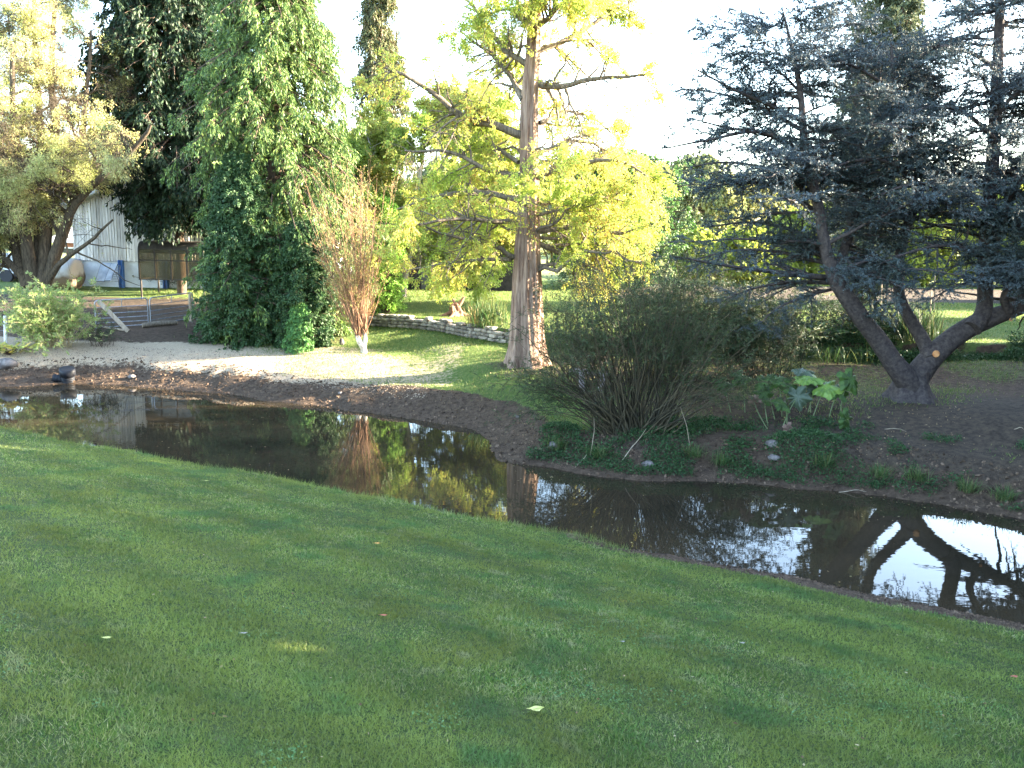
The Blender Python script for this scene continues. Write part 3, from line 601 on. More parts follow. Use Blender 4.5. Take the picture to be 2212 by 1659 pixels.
# ---------------------------------------------------------------- blue cedar on the right
def cedar():
    Y = 17.9; b = aty(1962, 862, Y); b[1] = Y; b[2] = z1(b[0], Y)
    root = thing('blue_cedar', b, 'spreading blue-grey cedar with a dark trunk forking low into several stems', 'tree')
    st = [([(1968,880),(1968,835),(1925,775),(1880,715),(1838,655),(1805,600),(1780,520),(1762,420),(1738,320),(1730,200),(1708,90),(1690,20)], [.33,.26,.195,.18,.17,.155,.11,.10,.08,.06,.035,.012], -.4),
        ([(1968,880),(1972,830),(2005,780),(2040,745),(2085,712),(2130,690),(2180,672),(2250,645),(2330,600)], [.33,.27,.235,.22,.21,.205,.17,.13,.09], .2),
        ([(2010,775),(1998,745),(1965,690),(1945,640),(1942,580),(1955,500),(1990,400),(1975,300),(1935,200),(1925,90)], [.17,.145,.13,.12,.11,.10,.09,.07,.05,.02], .8),
        ([(2100,710),(2122,680),(2128,640),(2128,560),(2135,450),(2148,300),(2155,150),(2160,0),(2166,-150)], [.19,.17,.155,.145,.13,.13,.11,.08,.04], .5),
        ([(1800,600),(1830,520),(1855,400),(1862,300),(1900,180),(1890,100)], [.12,.10,.08,.06,.04,.015], 1.6), ([(2131,610),(2150,520),(2215,350),(2290,200),(2330,80)], [.11,.10,.09,.06,.02], .9),
        ([(2180,672),(2170,640),(2195,600),(2230,540),(2260,450)], [.09,.08,.07,.05,.02], -.3)]
    tm = MB(); bp = []; br_ = []
    for l, r, dy in st:
        m = len(l); pts = [aty(px, py, Y+dy*min(1, i/4)*(1 if i else 0)) for i, (px, py) in enumerate(l)]
        if l[0][1] >= 862: pts[0][2] = b[2]-.25
        p, q = resamp(pts, r, 40); p += (fbm(p, 1.3, 2)[:, None]-.5)*.05
        tm.tubes(p, q*(1+.10*(noise(p, 2.)-.5)), 18); p2, q2 = resamp(pts, r, 24); bp.append(p2); br_.append(q2)
    # root flare
    a = np.linspace(0, 2*np.pi, 28, endpoint=False); rings = []
    for h, r in ((-.2, .66), (.0, .52), (.15, .41), (.35, .345), (.6, .31)):
        rr = r*(1+.16*np.sin(a*5+1)*max(0, 1-h*1.6)); c = b+A([.03, 0, 0]); rings.append(np.stack([c[0]+rr*np.cos(a), c[1]+rr*np.sin(a), np.full(28, c[2]+h)], 1))
    i, k = np.meshgrid(np.arange(4), np.arange(28), indexing='ij'); tm.add(np.concatenate(rings), np.stack([i*28+k, i*28+(k+1) % 28, i*28+28+(k+1) % 28, i*28+28+k], -1).reshape(-1, 4), True)
    part(tm, 'trunk', M_cedbark, root)
    cut = solid('fresh_cut_wood', (.40, .16, .06), (.55, .28, .12), 12, .8, .2)
    for (px, py, r) in ((2022, 764, .062), (2184, 690, .03)):
        c = aty(px, py, Y-.13+(.1 if px > 2100 else 0)); dd = norm(A([-c[0], -c[1], 0])); c = c+dd*.05; m = MB().tubes(A([c-dd*.2, c-dd*.01, c]), A([r*1.15, r*1.1, r]), 14); part(m, 'cut_limb_stub', cut, root)
    bm = MB()
    lefts = [([(1735,262),(1660,225),(1580,190),(1500,147)], .05, -.8), ([(1740,285),(1650,235),(1570,205),(1490,192)], .05, .6), ([(1750,335),(1660,290),(1570,275),(1495,256)], .05, -.2), ([(1752,352),(1650,285),(1540,300),(1436,320)], .06, -1.),
        ([(1757,425),(1680,370),(1570,350),(1480,362)], .05, .8), ([(1762,455),(1670,400),(1590,395),(1520,408)], .05, -.6), ([(1790,600),(1700,590),(1580,575),(1452,552)], .07, -1.2), ([(1788,560),(1720,500),(1620,480),(1530,490)], .06, .5),
        ([(1800,610),(1700,610),(1620,625),(1560,650)], .05, .3), ([(1815,620),(1740,640),(1680,665),(1640,700)], .04, -.6), ([(1790,570),(1690,545),(1590,540),(1500,560)], .05, .9), ([(1805,600),(1850,590),(1900,600),(1960,625)], .05, -1.5), ([(2230,605),(2160,598),(2080,612),(2010,645)], .05, -1.), ([(1730,200),(1690,160),(1640,130),(1600,115)], .03, 0.), ([(1712,100),(1740,70),(1780,60)], .025, .4), ([(1700,60),(1670,55),(1650,62)], .015, 0),
        ([(1942,580),(1900,560),(1850,570),(1800,590)], .06, -1.), ([(2128,560),(2060,530),(1980,540),(1900,570)], .06, -1.2), ([(2135,450),(2050,400),(1960,400),(1880,430)], .06, -1.1), ([(2150,300),(2080,240),(2010,230),(1950,250)], .05, -.8), ([(2155,150),(2090,110),(2010,100),(1930,125)], .05, -.5),
        ([(1935,200),(1860,150),(1800,130),(1760,140)], .04, -.6), ([(1990,400),(1920,350),(1830,350),(1770,390)], .05, -1.3), ([(2150,250),(2200,200),(2260,190)], .05, -.6), ([(2140,420),(2200,380),(2270,380)], .05, -1.)]
    LP = []; LR = []
    for l, r, dy in lefts: p, q = px_path(l, Y, dy, 12, r, .012); LP.append(p); LR.append(q)
    LP = A(LP); LR = A(LR)
    B1 = []; R1 = []
    for j, (p, q) in enumerate(zip(bp, br_)):
        if j == 1: p, q = p[19:], q[19:]
        elif j == 6: p, q = p[8:], q[8:]
        elif j in (0, 2): p, q = p[12:], q[12:]
        elif j == 3: p, q = p[8:], q[8:]
        e, er = spawn(p[None], q[None]*.5, 44 if j in (0, 2, 3) else 28, (2.4, 2.3, 2.3, 2.4, 1.9, 2., 1.5)[j], .0, 1, .95, .12, .10, 12, .7, .035, .2, flat=.2); B1.append(e); R1.append(er)
    B1 = np.concatenate(B1+[LP]); R1 = np.concatenate(R1+[LR])
    bm.tubes(B1, np.maximum(R1, .008), 5, False)
    tip = B1[:, -1]; kk = ~((tip[:, 1] > Y+.3) & (tip[:, 0] > 7.6) & (tip[:, 2] < 3.2+(tip[:, 1]-17)*.75)); B1, R1 = B1[kk], R1[kk]
    B2, R2 = spawn(B1, R1, 19, .85, .08, 1, .62, .03, .10, 7, .5, .05, flat=.25); bm.tubes(B2, np.maximum(R2, .005), 4, False)
    B3, R3 = spawn(B2, R2, 6, .30, .1, 1, .6, .04, .1, 4, .5, .05, flat=.4); bm.tubes(B3, np.maximum(R3, .003), 3, False)
    part(bm, 'branches', M_cedbark, root)
    q1, t1 = sample(B3, 13, 0, .006); q2, t2 = sample(B2, 26, .05, .008); q = np.concatenate([q1, q2])
    keep = q[:, 2] > 2.1+.5*noise(q, 1.); q = q[keep]
    q = np.repeat(q, 3, 0)+rng.normal(0, .006, (len(q)*3, 3)); D = rng.normal(0, .6, q.shape)+A([0, 0, .55])
    lm = leafmat('blue_grey_cedar_needles', [(.042, .060, .066), (.068, .094, .108), (.13, .165, .19), (.052, .074, .062)], tone=(.042, .062, .055), transl=.12, spec=.3, clump=.7)
    part(MB().tris(q, D, rng.uniform(.022, .042, len(q)), rng.uniform(.010, .017, len(q))), 'needles', lm, root); print('needles', len(q))
cedar()

# ---------------------------------------------------------------- shrubs
def bush(name, label, base, n, Lr, cone, leaf, bark, lv, n_leaf, ls, droop=.15, r0=.012, cat='shrub', group=None, up=.05, hole=.25, leaf_t0=.2, ax=(0, 0, 1), sig=.12, zmin=None, flat=1., dropz=-.1, st_n=9, wob=.06, clusters=None):
    c = A(base, float); root = thing(name, c, label, cat, group)
    P = []; R = []
    for (off, ax_, n_, L_, cone_) in (clusters or [((0, 0), ax, n, Lr, cone)]):
        o = c+A([off[0], off[1], -.05])+rng.normal(0, 1, (n_, 3))*A([sig, sig*.7, 0]); o[:, 2] = zfun(o[:, 0], o[:, 1], False)[0]-.04
        d = norm(A(ax_)+rng.normal(0, cone_, (n_, 3))); d[:, 2] = np.abs(d[:, 2])+.08; d = norm(d)
        ln = rng.uniform(.55, 1.05, (n_, 1, 1))*L_; s = np.linspace(0, 1, st_n)[None, :, None]
        Q = o[:, None]+d[:, None]*ln*s+A([0, 0, 1.])*ln*(.18*np.sin(s*np.pi)*(1-np.abs(d[:, None, 2:3]))-droop*s**2.5*(1-d[:, None, 2:3]))
        Q = Q+np.cumsum(rng.normal(0, 1, Q.shape)*wob*ln*(s > 0), 1)/3
        P.append(Q); R.append(r0*rng.uniform(.5, 1.3, (n_, 1))*(1-.8*s[..., 0]*np.ones((n_, 1))))
    P = np.concatenate(P); R = np.concatenate(R)
    tm = MB().tubes(P, R, 5, False); src = P
    if lv:
        q, r = P, R
        for (k, L_, t0, spr) in lv: q, r = spawn(q, r, k, L_, t0, 1, spr, up, droop*.6, 5, .5); tm.tubes(q, np.maximum(r, .002), 3, False)
        src = q
    part(tm, 'stems', bark, root)
    q, t = sample(src, n_leaf, leaf_t0, .015); k = fbm(q, 1.2, 2)+.12*rng.random(len(q)) > hole; q, t = q[k], t[k]
    D = norm(t*.8+rng.normal(0, .5, t.shape)+A([0, 0, dropz]))
    part(MB().leaves(q, D, rng.uniform(.6, 1.3, len(q))*ls[0], rng.uniform(.7, 1.3, len(q))*ls[1]), 'foliage', leaf, root); print(name, len(q)); return root
L_osier = leafmat('narrow_willow_leaves', [(.022, .04, .015), (.04, .062, .024), (.06, .085, .035), (.08, .075, .03)], transl=.3)
c = ong(1375, 935)
bush('spreading_willow', 'wide fan of bare willow rods with fine leaves on the bank, in the middle foreground', c, 0, 0, 0, L_osier, M_olive, [(8, .6, .5, .55)], 15, (.08, .013), r0=.016, droop=.12, sig=.16, hole=.2, leaf_t0=.1, clusters=[
    ((-.35, .15), (-1.0, .0, .45), 30, 2.7, .15), ((-.3, .1), (-.55, .1, .95), 50, 3.1, .24), ((0, .2), (-.02, .1, 1.), 70, 3.7, .26), ((.3, 0), (.85, -.05, .65), 26, 2.6, .22), ((.3, .1), (.4, .2, 1.), 40, 3.0, .26)])
L_dkw = leafmat('dark_willow_leaves', [(.02, .036, .016), (.034, .055, .024), (.055, .085, .035)], transl=.3)
c = ong(1420, 828)
bush('dark_willow_bush', 'tall leafy dark willow bush directly behind the fan of bare rods', c, 110, 3.1, .34, L_dkw, M_olive, [(9, .7, .2, .6), (4, .3, .2, .5)], 9, (.085, .016), sig=.5, hole=.3, r0=.014)
c = ong(1620, 815)
bush('dark_willow_bush', 'lower dark willow bush between the bare rods and the cedar trunk', c, 80, 2.3, .36, L_dkw, M_olive, [(9, .6, .2, .6), (4, .28, .2, .5)], 9, (.08, .016), sig=.45, hole=.32, r0=.012)
c = ong(1225, 800)
bush('dark_willow_bush', 'thin leafy willow shoots hanging in front of the thick trunk base', c+A([0, -1.0, 0]), 26, 2.6, .22, L_dkw, M_olive, [(8, .6, .3, .6), (3, .25, .2, .5)], 8, (.085, .016), sig=.25, hole=.3, r0=.010)
# red-stemmed coppiced shrub
c = ong(786, 762); sc_ = c[1]/F
rt = thing('red_stem_shrub', c, 'upright coppiced shrub with a short pale bole and red-brown rods, almost leafless', 'shrub')
P, R = resamp([c+A([.02, 0, -.1]), c+A([-.02, 0, .15]), c+A([-.12, 0, .32]), c+A([-.18, 0, .50])], [.10, .085, .085, .07], 12); m = MB().tubes(P, R, 10)
P2_, R2_ = resamp([c+A([0, 0, .1]), c+A([.03, .03, .4]), c+A([.02, .05, .6])], [.07, .06, .04], 8); m.tubes(P2_, R2_, 8); part(m, 'bole', M_palebark, rt)
n_ = 105; o = np.where(rng.random((n_, 1)) < .6, c+A([-.16, 0, .45]), c+A([.03, .04, .55]))+rng.normal(0, .035, (n_, 3)); d = norm(A([-.13, 0, 1.])+rng.normal(0, 1, (n_, 3))*A([.20, .20, .05]))
k = rng.random(n_) < .18; d[k] = norm(d[k]+A([-.45, 0, 0])*rng.choice([-1, 1, 1], (k.sum(), 1))); ln = rng.uniform(2.0, 4.9, (n_, 1, 1))*np.where(k, .55, 1.)[:, None, None]; s = np.linspace(0, 1, 10)[None, :, None]
Q = o[:, None]+d[:, None]*ln*s-A([1, 1, 0])*(d[:, None]*ln)*.12*s**2+A([0, 0, 1.])*.04*ln*s**2; Q += np.cumsum(rng.normal(0, .012, Q.shape)*(s > 0), 1)
m = MB().tubes(Q, .011*(1-.75*s[..., 0])*rng.uniform(.6, 1.2, (n_, 1)), 5, False); part(m, 'stems', M_redtwig, rt)
q, r = spawn(Q, np.full(Q.shape[:2], .006), 11, .5, .3, 1, .5, .12, 0, 5, .5); part(MB().tubes(q, np.maximum(r, .003), 3, False), 'twigs', M_redtwig, rt)
q1, t1 = sample(q, 6, .2, .01); part(MB().leaves(q1, t1+rng.normal(0, .6, t1.shape), .05, .016), 'foliage', leafmat('sparse_rusty_leaves', [(.32, .16, .07), (.36, .26, .08), (.26, .28, .08), (.40, .34, .12)], transl=.4), rt)
# sunlit bush left
L_lbush = leafmat('lit_bush_leaves', [(.18, .28, .07), (.28, .36, .10), (.36, .40, .16), (.40, .34, .14)], transl=.45)
c = ong(115, 748)
bush('sunlit_bush', 'bright sunlit yellow-green bush on the far bank at the left', c, 150, 1.9, .42, L_lbush, solid('straw_stems', (.3, .22, .12), (.45, .36, .2), 5), [(8, .4, .25, .6)], 17, (.095, .028), sig=.28, hole=.18, r0=.008, up=.1)
c = ong(55, 705); bush('sunlit_bush', 'small pale bush behind the larger sunlit bush at the left edge', c+A([-.6, .5, 0]), 30, 1.3, .35, L_lbush, M_twig, [(6, .3, .3, .6)], 9, (.06, .018), sig=.2, r0=.007)
c = ong(205, 752); bush('low_dark_bush', 'small brown-green bush in shade right of the sunlit bush', c+A([.05, .25, 0]), 40, .8, .35, L_dkw, M_twig, [(6, .25, .3, .6)], 8, (.05, .014), sig=.15, r0=.006)

def blades(name, label, base, n, L, w, mat, spread=.5, arch=.5, seg=7, sig=.08, cat='grass clump', group=None):
    c = A(base, float); o = c+rng.normal(0, 1, (n, 3))*A([sig, sig, 0]); a = rng.uniform(0, 6.28, n); ln = rng.uniform(.5, 1.1, n)[:, None]*L; tl = rng.uniform(.1, 1, n)[:, None]*spread
    s = np.linspace(0, 1, seg)[None]; hx = tl*s*ln+arch*tl*ln*s**2; hz = ln*s*(1-.45*tl*s*1.2)
    P = o[:, None]+np.stack([np.cos(a)[:, None]*hx, np.sin(a)[:, None]*hx, hz], -1); sd_ = np.stack([-np.sin(a), np.cos(a), 0*a], 1)[:, None]*(w/2*np.sin(np.pi*(.12+.88*s)))[..., None]
    V = np.stack([P-sd_, P+sd_], 2).reshape(n, seg*2, 3); k = np.arange(seg-1)*2; f = np.stack([k, k+1, k+3, k+2], 1)
    mb = MB().add(V, (f[None]+np.arange(n)[:, None, None]*seg*2).reshape(-1, 4)); ob = mb.build(name, mat, loc=tuple(c)); return tag(ob, label, cat, group)
def fern(name, label, base, n, L, mat, group=None, w=.16):
    c = A(base, float); mb = MB(); a = rng.uniform(0, 6.28, n); tl = rng.uniform(.35, .9, n); s = np.linspace(0, 1, 22)
    for i in range(n):
        ln = L*rng.uniform(.7, 1.1); hx = ln*tl[i]*(s+.5*s**2)/1.3; hz = ln*(s*(1.1-tl[i]*.5)-.55*tl[i]*s**2.2)
        P = c+np.stack([math.cos(a[i])*hx, math.sin(a[i])*hx, hz], 1); T = norm(np.gradient(P, axis=0)); S = A([-math.sin(a[i]), math.cos(a[i]), 0])
        q = P[3:]; wl = w*np.sin(np.pi*np.clip(.12+.88*s[3:], 0, 1))+.01
        for sg in (-1, 1): mb.leaves(q, sg*S+T[3:]*.5+rng.normal(0, .1, q.shape), wl, .028)
    ob = mb.build(name, mat, loc=tuple(c)); return tag(ob, label, 'fern', group)
M_fern = leafmat('fern_fronds', [(.022, .048, .018), (.04, .075, .025), (.09, .08, .035)], transl=.3)
M_blade = leafmat('strappy_leaves', [(.04, .085, .025), (.07, .13, .035), (.18, .16, .06)], transl=.35)
def gpos(px, py, dy=0.): c = ong(px, py); c = A([c[0], c[1]+dy, 0]); c[2] = z1(c[0], c[1]); return c
c = gpos(1058, 722, .35); blades('grass_clump', 'tall sunlit grassy clump left of the thick trunk, above the stone wall', c, 420, .95, .016, M_blade, .45, sig=.28)
c = gpos(1030, 726, .5); blades('grass_clump', 'browner grass clump at the end of the stone wall, left of the taller one', c, 160, .6, .014, leafmat('dry_blades', [(.30, .16, .07), (.34, .24, .10), (.14, .16, .05)]), .6, sig=.2)
for px, L_, dy, lab in [(1665, 1.15, .5, 'fern clump with straw-coloured base left of the cedar stems'), (1560, .95, .6, 'low fern behind the dark willow bush'), (1755, 1.0, .5, 'fern clump just left of the leaning cedar stem'), (1850, .95, .5, 'fern clump behind the leaning cedar stem'), (1915, .9, .6, 'fern clump between the two left cedar stems')]:
    fern('fern', lab, gpos(px, 776, dy), 46, L_, M_fern, 'ferns along the wall under the cedar')
blades('grass_clump', 'long strappy grass clump right of the middle cedar stem', gpos(1985, 778, .45), 380, 1.15, .02, M_fern, .5, sig=.3)
blades('grass_clump', 'dark grass tuft between the left and middle cedar stems', gpos(1880, 782, .25), 240, .6, .014, M_blade, .7, sig=.2)
blades('grass_clump', 'low dark grass tuft under the leaning cedar stem', gpos(1790, 782, .2), 240, .5, .014, M_blade, .8, sig=.3)
c = gpos(1665, 778, .35); blades('straw_tuft', 'dead straw hanging from the base of the fern left of the cedar', c, 90, .38, .012, leafmat('straw', [(.3, .2, .12), (.4, .3, .2)]), 1.1, sig=.12)
for px, h_, lab in [(1500, 1.35, 'dark rounded shrub behind the low willow bush'), (1720, 1.25, 'dark shrub behind the ferns left of the cedar'), (1600, 1.5, 'dark shrub directly behind the lower dark willow bush'), (1840, 1.35, 'dark shrub seen between the two left cedar stems'), (1940, 1.2, 'dark shrub behind the middle cedar stem')]:
    c = gpos(px, 760, 1.2); bush('border_shrub', lab, c, 60, h_, .5, L_dkw, M_twig, [(8, .35, .2, .6)], 12, (.06, .022), sig=.35, hole=.2, r0=.008, group='dark shrubs in the border below the cedar')

# large-leaved plant
def gunnera():
    b = gpos(1710, 925); root = thing('large_leaved_plant', b, 'plant with big lobed leaves on long pale stalks between willow and cedar', 'plant')
    stalk = solid('pale_green_stalks', (.10, .14, .06), (.20, .24, .12), 6, .6)
    g1 = solid('big_green_leaf', (.02, .045, .008), (.055, .10, .018), 9, .6, .3, bump=.8, island=.3); g2 = solid('yellowing_leaf', (.07, .14, .02), (.16, .24, .04), 9, .5, .4, bump=.5, island=.2)
    g3 = solid('grey_green_leaf', (.04, .06, .035), (.07, .095, .055), 9, .5, .4, bump=.5); g4 = solid('withered_leaf', (.10, .06, .04), (.20, .13, .10), 6, .8, bump=.6)
    Ls = [(1655,825,.21,.9,g1,(1675,905)), (1705,832,.22,.4,g1,(1700,900)), (1745,815,.26,.2,g2,(1752,890)), (1785,835,.26,.5,g2,(1755,900)), (1812,845,.20,.7,g1,(1790,900)), (1838,820,.24,1.1,g1,(1815,905)), (1722,858,.22,1.3,g3,(1690,920)), (1758,838,.16,1.5,g3,(1745,890)),
          (1629,868,.13,1.9,g4,(1660,925)), (1830,905,.2,1.4,g1,(1835,925)), (1600,815,.2,.8,g1,(1610,890)), (1560,830,.19,.9,g1,(1580,890)), (1690,870,.18,.6,g1,(1700,915)), (1680,815,.22,.3,g1,(1690,900)), (1735,800,.2,.2,g3,(1740,880)), (1705,928,.13,1.5,g4,(1715,935)), (1650,850,.2,.9,g1,(1660,920))]
    for i, (px, py, r, tilt, mat, (bx, by)) in enumerate(Ls):
        gb = ong(bx, by); Yl = gb[1]-.05; c = aty(px, py, Yl)
        n = 54; a = np.linspace(0, 2*np.pi, n, endpoint=False)+rng.uniform(0, 6)
        rad = r*(1+.20*np.cos(a*5)+.09*np.cos(a*11+1)+.06*np.cos(a*23)+rng.normal(0, .03, n)); rad = rad*(1-.5*np.exp(-((((a-a[0]) % 6.283)-3.14)/.22)**2))
        V = [np.zeros(3)]
        for f_ in (.35, .7, 1.):
            z = .10*r*f_+.05*r*np.cos(a*5)*f_-.42*r*f_**3+.09*r*np.cos(a*11)*f_**2; V = np.vstack([V, np.stack([rad*f_*np.cos(a), rad*f_*np.sin(a), z], 1)])
        k = np.arange(n); k2 = (k+1) % n
        az = rng.uniform(-.7, .7)+math.pi*(-.5); ct, st_ = math.cos(tilt), math.sin(tilt)
        V = V@A([[1, 0, 0], [0, ct, -st_], [0, st_, ct]]).T; cz, sz = math.cos(az+math.pi/2), math.sin(az+math.pi/2); V = V@A([[cz, -sz, 0], [sz, cz, 0], [0, 0, 1]]).T
        mb = MB(); mb.add(V+c, np.stack([k*0, 1+k, 1+k2], 1), True)
        for q_ in range(2): mb.add(V+c, np.stack([1+q_*n+k, 1+q_*n+k2, 1+(q_+1)*n+k2, 1+(q_+1)*n+k], 1), True)
        lo = mb.build('leaf', mat, root, loc=tuple(root.location))
        if mat is g2 and i == 2: lo['label'] = 'yellow-green leaf standing highest'
        p, q = resamp([gb+A([0, 0, -.05]), (gb*.5+c*.5)+A([rng.normal(0, .03), 0, .04]), c], [.012, .010, .007], 10); part(MB().tubes(p, q, 5), 'stalk', stalk, root)
gunnera()
# ground-hugging weeds on the shaded bank
x_, y_, z_ = scatter_far(70000, .15, 2.5, .3, 11.); k = (fbm(np.stack([x_, y_], -1), 1.1, 4)+.17*np.exp(-((x_-3.2)/2.6)**2)-.05*(x_ > 7)+.10*(rng.random(len(x_))-.5) > .545); P = np.stack([x_, y_, z_+rng.uniform(0, .10, len(x_))], 1)[k]
D = rng.normal(0, 1, P.shape)*A([1, 1, .45])+A([0, -.3, .2]); o = MB().leaves(P, D, rng.uniform(.02, .055, len(P)), rng.uniform(.015, .04, len(P))).build('bank_weeds', leafmat('weed_leaves', [(.02, .05, .018), (.035, .08, .025), (.06, .12, .04)], transl=.3)); tag(o, 'small green weeds and ivy creeping over the shaded bank', 'weeds', kind='stuff')
for j in range(9):
    px = [1200, 1290, 1500, 1560, 1780, 1900, 1980, 2090, 2170][j]; c = gpos(px, [965, 990, 985, 1000, 1010, 1030, 1040, 1060, 1075][j])
    blades('bank_tuft', ['grass tuft at the left corner of the shaded bank', 'grass tuft below the willow rods near the water', 'grass tuft right of the willow base', 'small tuft hanging over the water below the large leaves', 'small tuft on the bank below the yellowing big leaf', 'tuft on the bare bank left of the cedar trunk', 'tuft on the bank straight below the cedar trunk', 'tuft on the bank right of the cedar trunk', 'grass tuft on the bank at the right edge'][j], c, 140, .3, .009, M_blade, .9, sig=.08, group='grass tufts on the shaded bank')
# leaf litter scattered
x_ = rng.uniform(-1, 13, 9000); y_ = rng.uniform(13.5, 30, 9000); Z, sf, sn = zfun(x_, y_); k = (sf > .5) & (fbm(np.stack([x_, y_], -1), .5, 2) > .45); P = np.stack([x_, y_, Z+.012], 1)[k]
D = rng.normal(0, 1, P.shape)*A([1, 1, .2]); o = MB().leaves(P, D, .035, .022).build('leaf_litter', leafmat('fallen_brown_leaves', [(.14, .08, .04), (.25, .16, .08), (.34, .26, .14)], transl=.1)); tag(o, 'brown fallen leaves scattered under the cedar', 'leaf litter', kind='stuff')
# yellowing hosta-like plant at left
c = gpos(20, 768); root = thing('yellowing_plant', c, 'clump of broad yellowing leaves at the left edge of the far bank', 'plant'); yl = leafmat('yellow_broad_leaves', [(.45, .36, .08), (.40, .42, .12), (.30, .38, .10), (.34, .20, .10)], transl=.4)
mb = MB(); n_ = 130; a = rng.uniform(0, 6.28, n_); D = np.stack([np.cos(a), np.sin(a), rng.uniform(.1, 1.2, n_)], 1); P = c+rng.normal(0, 1, (n_, 3))*A([.32, .15, 0])+A([0, 0, .12])+norm(D)*.14; mb.leaves(P, D+A([0, 0, -.5]), rng.uniform(.12, .28, n_), rng.uniform(.05, .11, n_)); part(mb, 'foliage', yl, root)
part(MB().tubes(np.stack([np.broadcast_to(c, P[:50].shape), (c+P[:50])/2+A([0, 0, .03]), P[:50]], 1), np.full((50, 3), .006), 4, False), 'stems', M_twig, root)

# ---------------------------------------------------------------- barn and farm things at the left
def barn():
    Y = 36.; M_white = solid('whitewashed_block_wall', (.62, .63, .66), (.78, .79, .82), 3, .9, .2); M_blue = solid('blue_painted_steel', (.03, .10, .32), (.05, .16, .42), 4, .5, .4)
    M_board = solid('weathered_timber_boards', (.38, .35, .32), (.66, .63, .60), 4, .85, .2, stretch=(6, 6, .4), island=.28, bump=.3)
    M_roof = solid('pale_fibre_cement_roof', (.50, .50, .48), (.66, .66, .64), 3, .8, .2)
    a = aty(163, 606, Y); zb = z1(a[0], Y)-.3; zc = aty(200, 560, Y)[2]; ze = aty(175, 446, Y)[2]; zr = aty(300, 398, Y)[2]+1.0
    x0 = a[0]; Wd = 9.0; xr = x0+4.6; dep = 13.
    root = thing('barn', (x0+Wd/2, Y, zb), 'timber-clad barn with white lower wall and blue steel posts behind the willow', 'barn')
    def rz(x): return ze+(zr-ze)*(1-abs(x-xr)/4.6)
    m = MB(); m.box((x0+Wd/2, Y+.22, (zb+zc)/2), (Wd-.1, .2, zc-zb)); m.box((x0+.12, Y+dep/2+.3, (zb+zc)/2), (.2, dep, zc-zb)); m.box((x0+Wd-.12, Y+dep/2+.3, (zb+zc)/2), (.2, dep, zc-zb)); part(m, 'block_wall', M_white, root)
    m = MB(); x = x0
    while x < x0+Wd:      # vertical boards with gaps; each board's top follows the roof slope
        w = rng.uniform(.085, .11); z0 = zc-.05+rng.normal(0, .006); z1_, z2_ = rz(x)-.02, rz(min(x+w, x0+Wd))-.02; y0 = Y+.02+rng.normal(0, .006); y1 = y0+.028
        v = [(x,y0,z0),(x+w,y0,z0),(x+w,y1,z0),(x,y1,z0),(x,y0,z1_),(x+w,y0,z2_),(x+w,y1,z2_),(x,y1,z1_)]
        m.add(v, [(0,3,2,1),(4,5,6,7),(0,1,5,4),(1,2,6,5),(2,3,7,6),(3,0,4,7)]); x += w+rng.uniform(.012, .03)
    y = Y+.1
    while y < Y+dep: m.box((x0+.02, y, (zc+ze)/2), (.03, .1, ze-zc)); m.box((x0+Wd-.02, y, (zc+ze)/2), (.03, .1, ze-zc)); y += .125
    part(m, 'timber_cladding', M_board, root)
    m = MB(); m.box((x0+Wd/2, Y+.075, zc-.03), (Wd, .05, .05)); part(m, 'sill_rail', solid('dark_rail', (.06, .06, .07)), root)
    for px in (171, 263, 358, 455, 552):
        c = aty(px, 590, Y); m = MB(); xx = c[0]; h = zc-zb
        m.box((xx-.07, Y-.03, zb+h/2), (.03, .22, h)); m.box((xx+.07, Y-.03, zb+h/2), (.03, .22, h)); m.box((xx, Y-.03, zb+h/2), (.11, .02, h)); part(m, 'steel_post', M_blue, root)
    m = MB()
    for sg in (-1, 1):
        xa = xr+sg*5.0; za = ze-(zr-ze)*.4/4.6+.06; nx = 1
        v = [(xr, Y-.35, zr+.06), (xa, Y-.35, za), (xa, Y+dep+.6, za), (xr, Y+dep+.6, zr+.06)]; v += [(p, q, r+.09) for p, q, r in v]
        m.add(v, [(0,3,2,1),(4,5,6,7),(0,1,5,4),(1,2,6,5),(2,3,7,6),(3,0,4,7)])
        for yy in np.arange(Y-.3, Y+dep+.5, .16): m.beam((xr+sg*.05, yy, zr+.165), (xa, yy, za+.105), .05, .04)
    m.box((xr, Y+dep/2, zr+.17), (.3, dep+1, .08)); part(m, 'roof', M_roof, root)
barn()
# panel and ladder leaning on the barn
M_galv = solid('galvanised_steel', (.16, .17, .20), (.34, .36, .40), 12, .35, .5, metal=.7)
Yb = 35.75; M_panel = solid('pale_sheet_panel', (.28, .31, .36), (.44, .47, .52), 3, .7); M_dk = solid('dark_metal', (.03, .03, .035))
def quad_thing(name, pts, mat, label, cat, bars=None, framer=.025, th=.03):
    p = [aty(px, py, yy) for px, py, yy in pts]; c = p[0]; root = thing(name, c, label, cat)
    if mat:
        m = MB(); nrm = norm(np.cross(p[1]-p[0], p[3]-p[0]))*th/2; v = np.vstack([A(p)-nrm, A(p)+nrm]); m.add(v, [(0,3,2,1),(4,5,6,7),(0,1,5,4),(1,2,6,5),(2,3,7,6),(3,0,4,7)]); part(m, 'panel', mat, root)
    m = MB()
    for i in range(4): m.beam(p[i], p[(i+1) % 4], framer)
    part(m, 'frame', bars[0] if bars else M_dk, root)
    if bars and bars[1]:
        for k in range(bars[1]):
            t = (k+1)/(bars[1]+1); m = MB().beam(p[0]*(1-t)+p[3]*t, p[1]*(1-t)+p[2]*t, framer*.8); part(m, 'rung', bars[0], root)
    return root
quad_thing('sheet_panel', [(206,607,35.2), (226,607,35.2), (242,568,Yb), (219,567,Yb)], M_panel, 'pale flat panel with dark frame leaning on the white barn wall', 'panel')
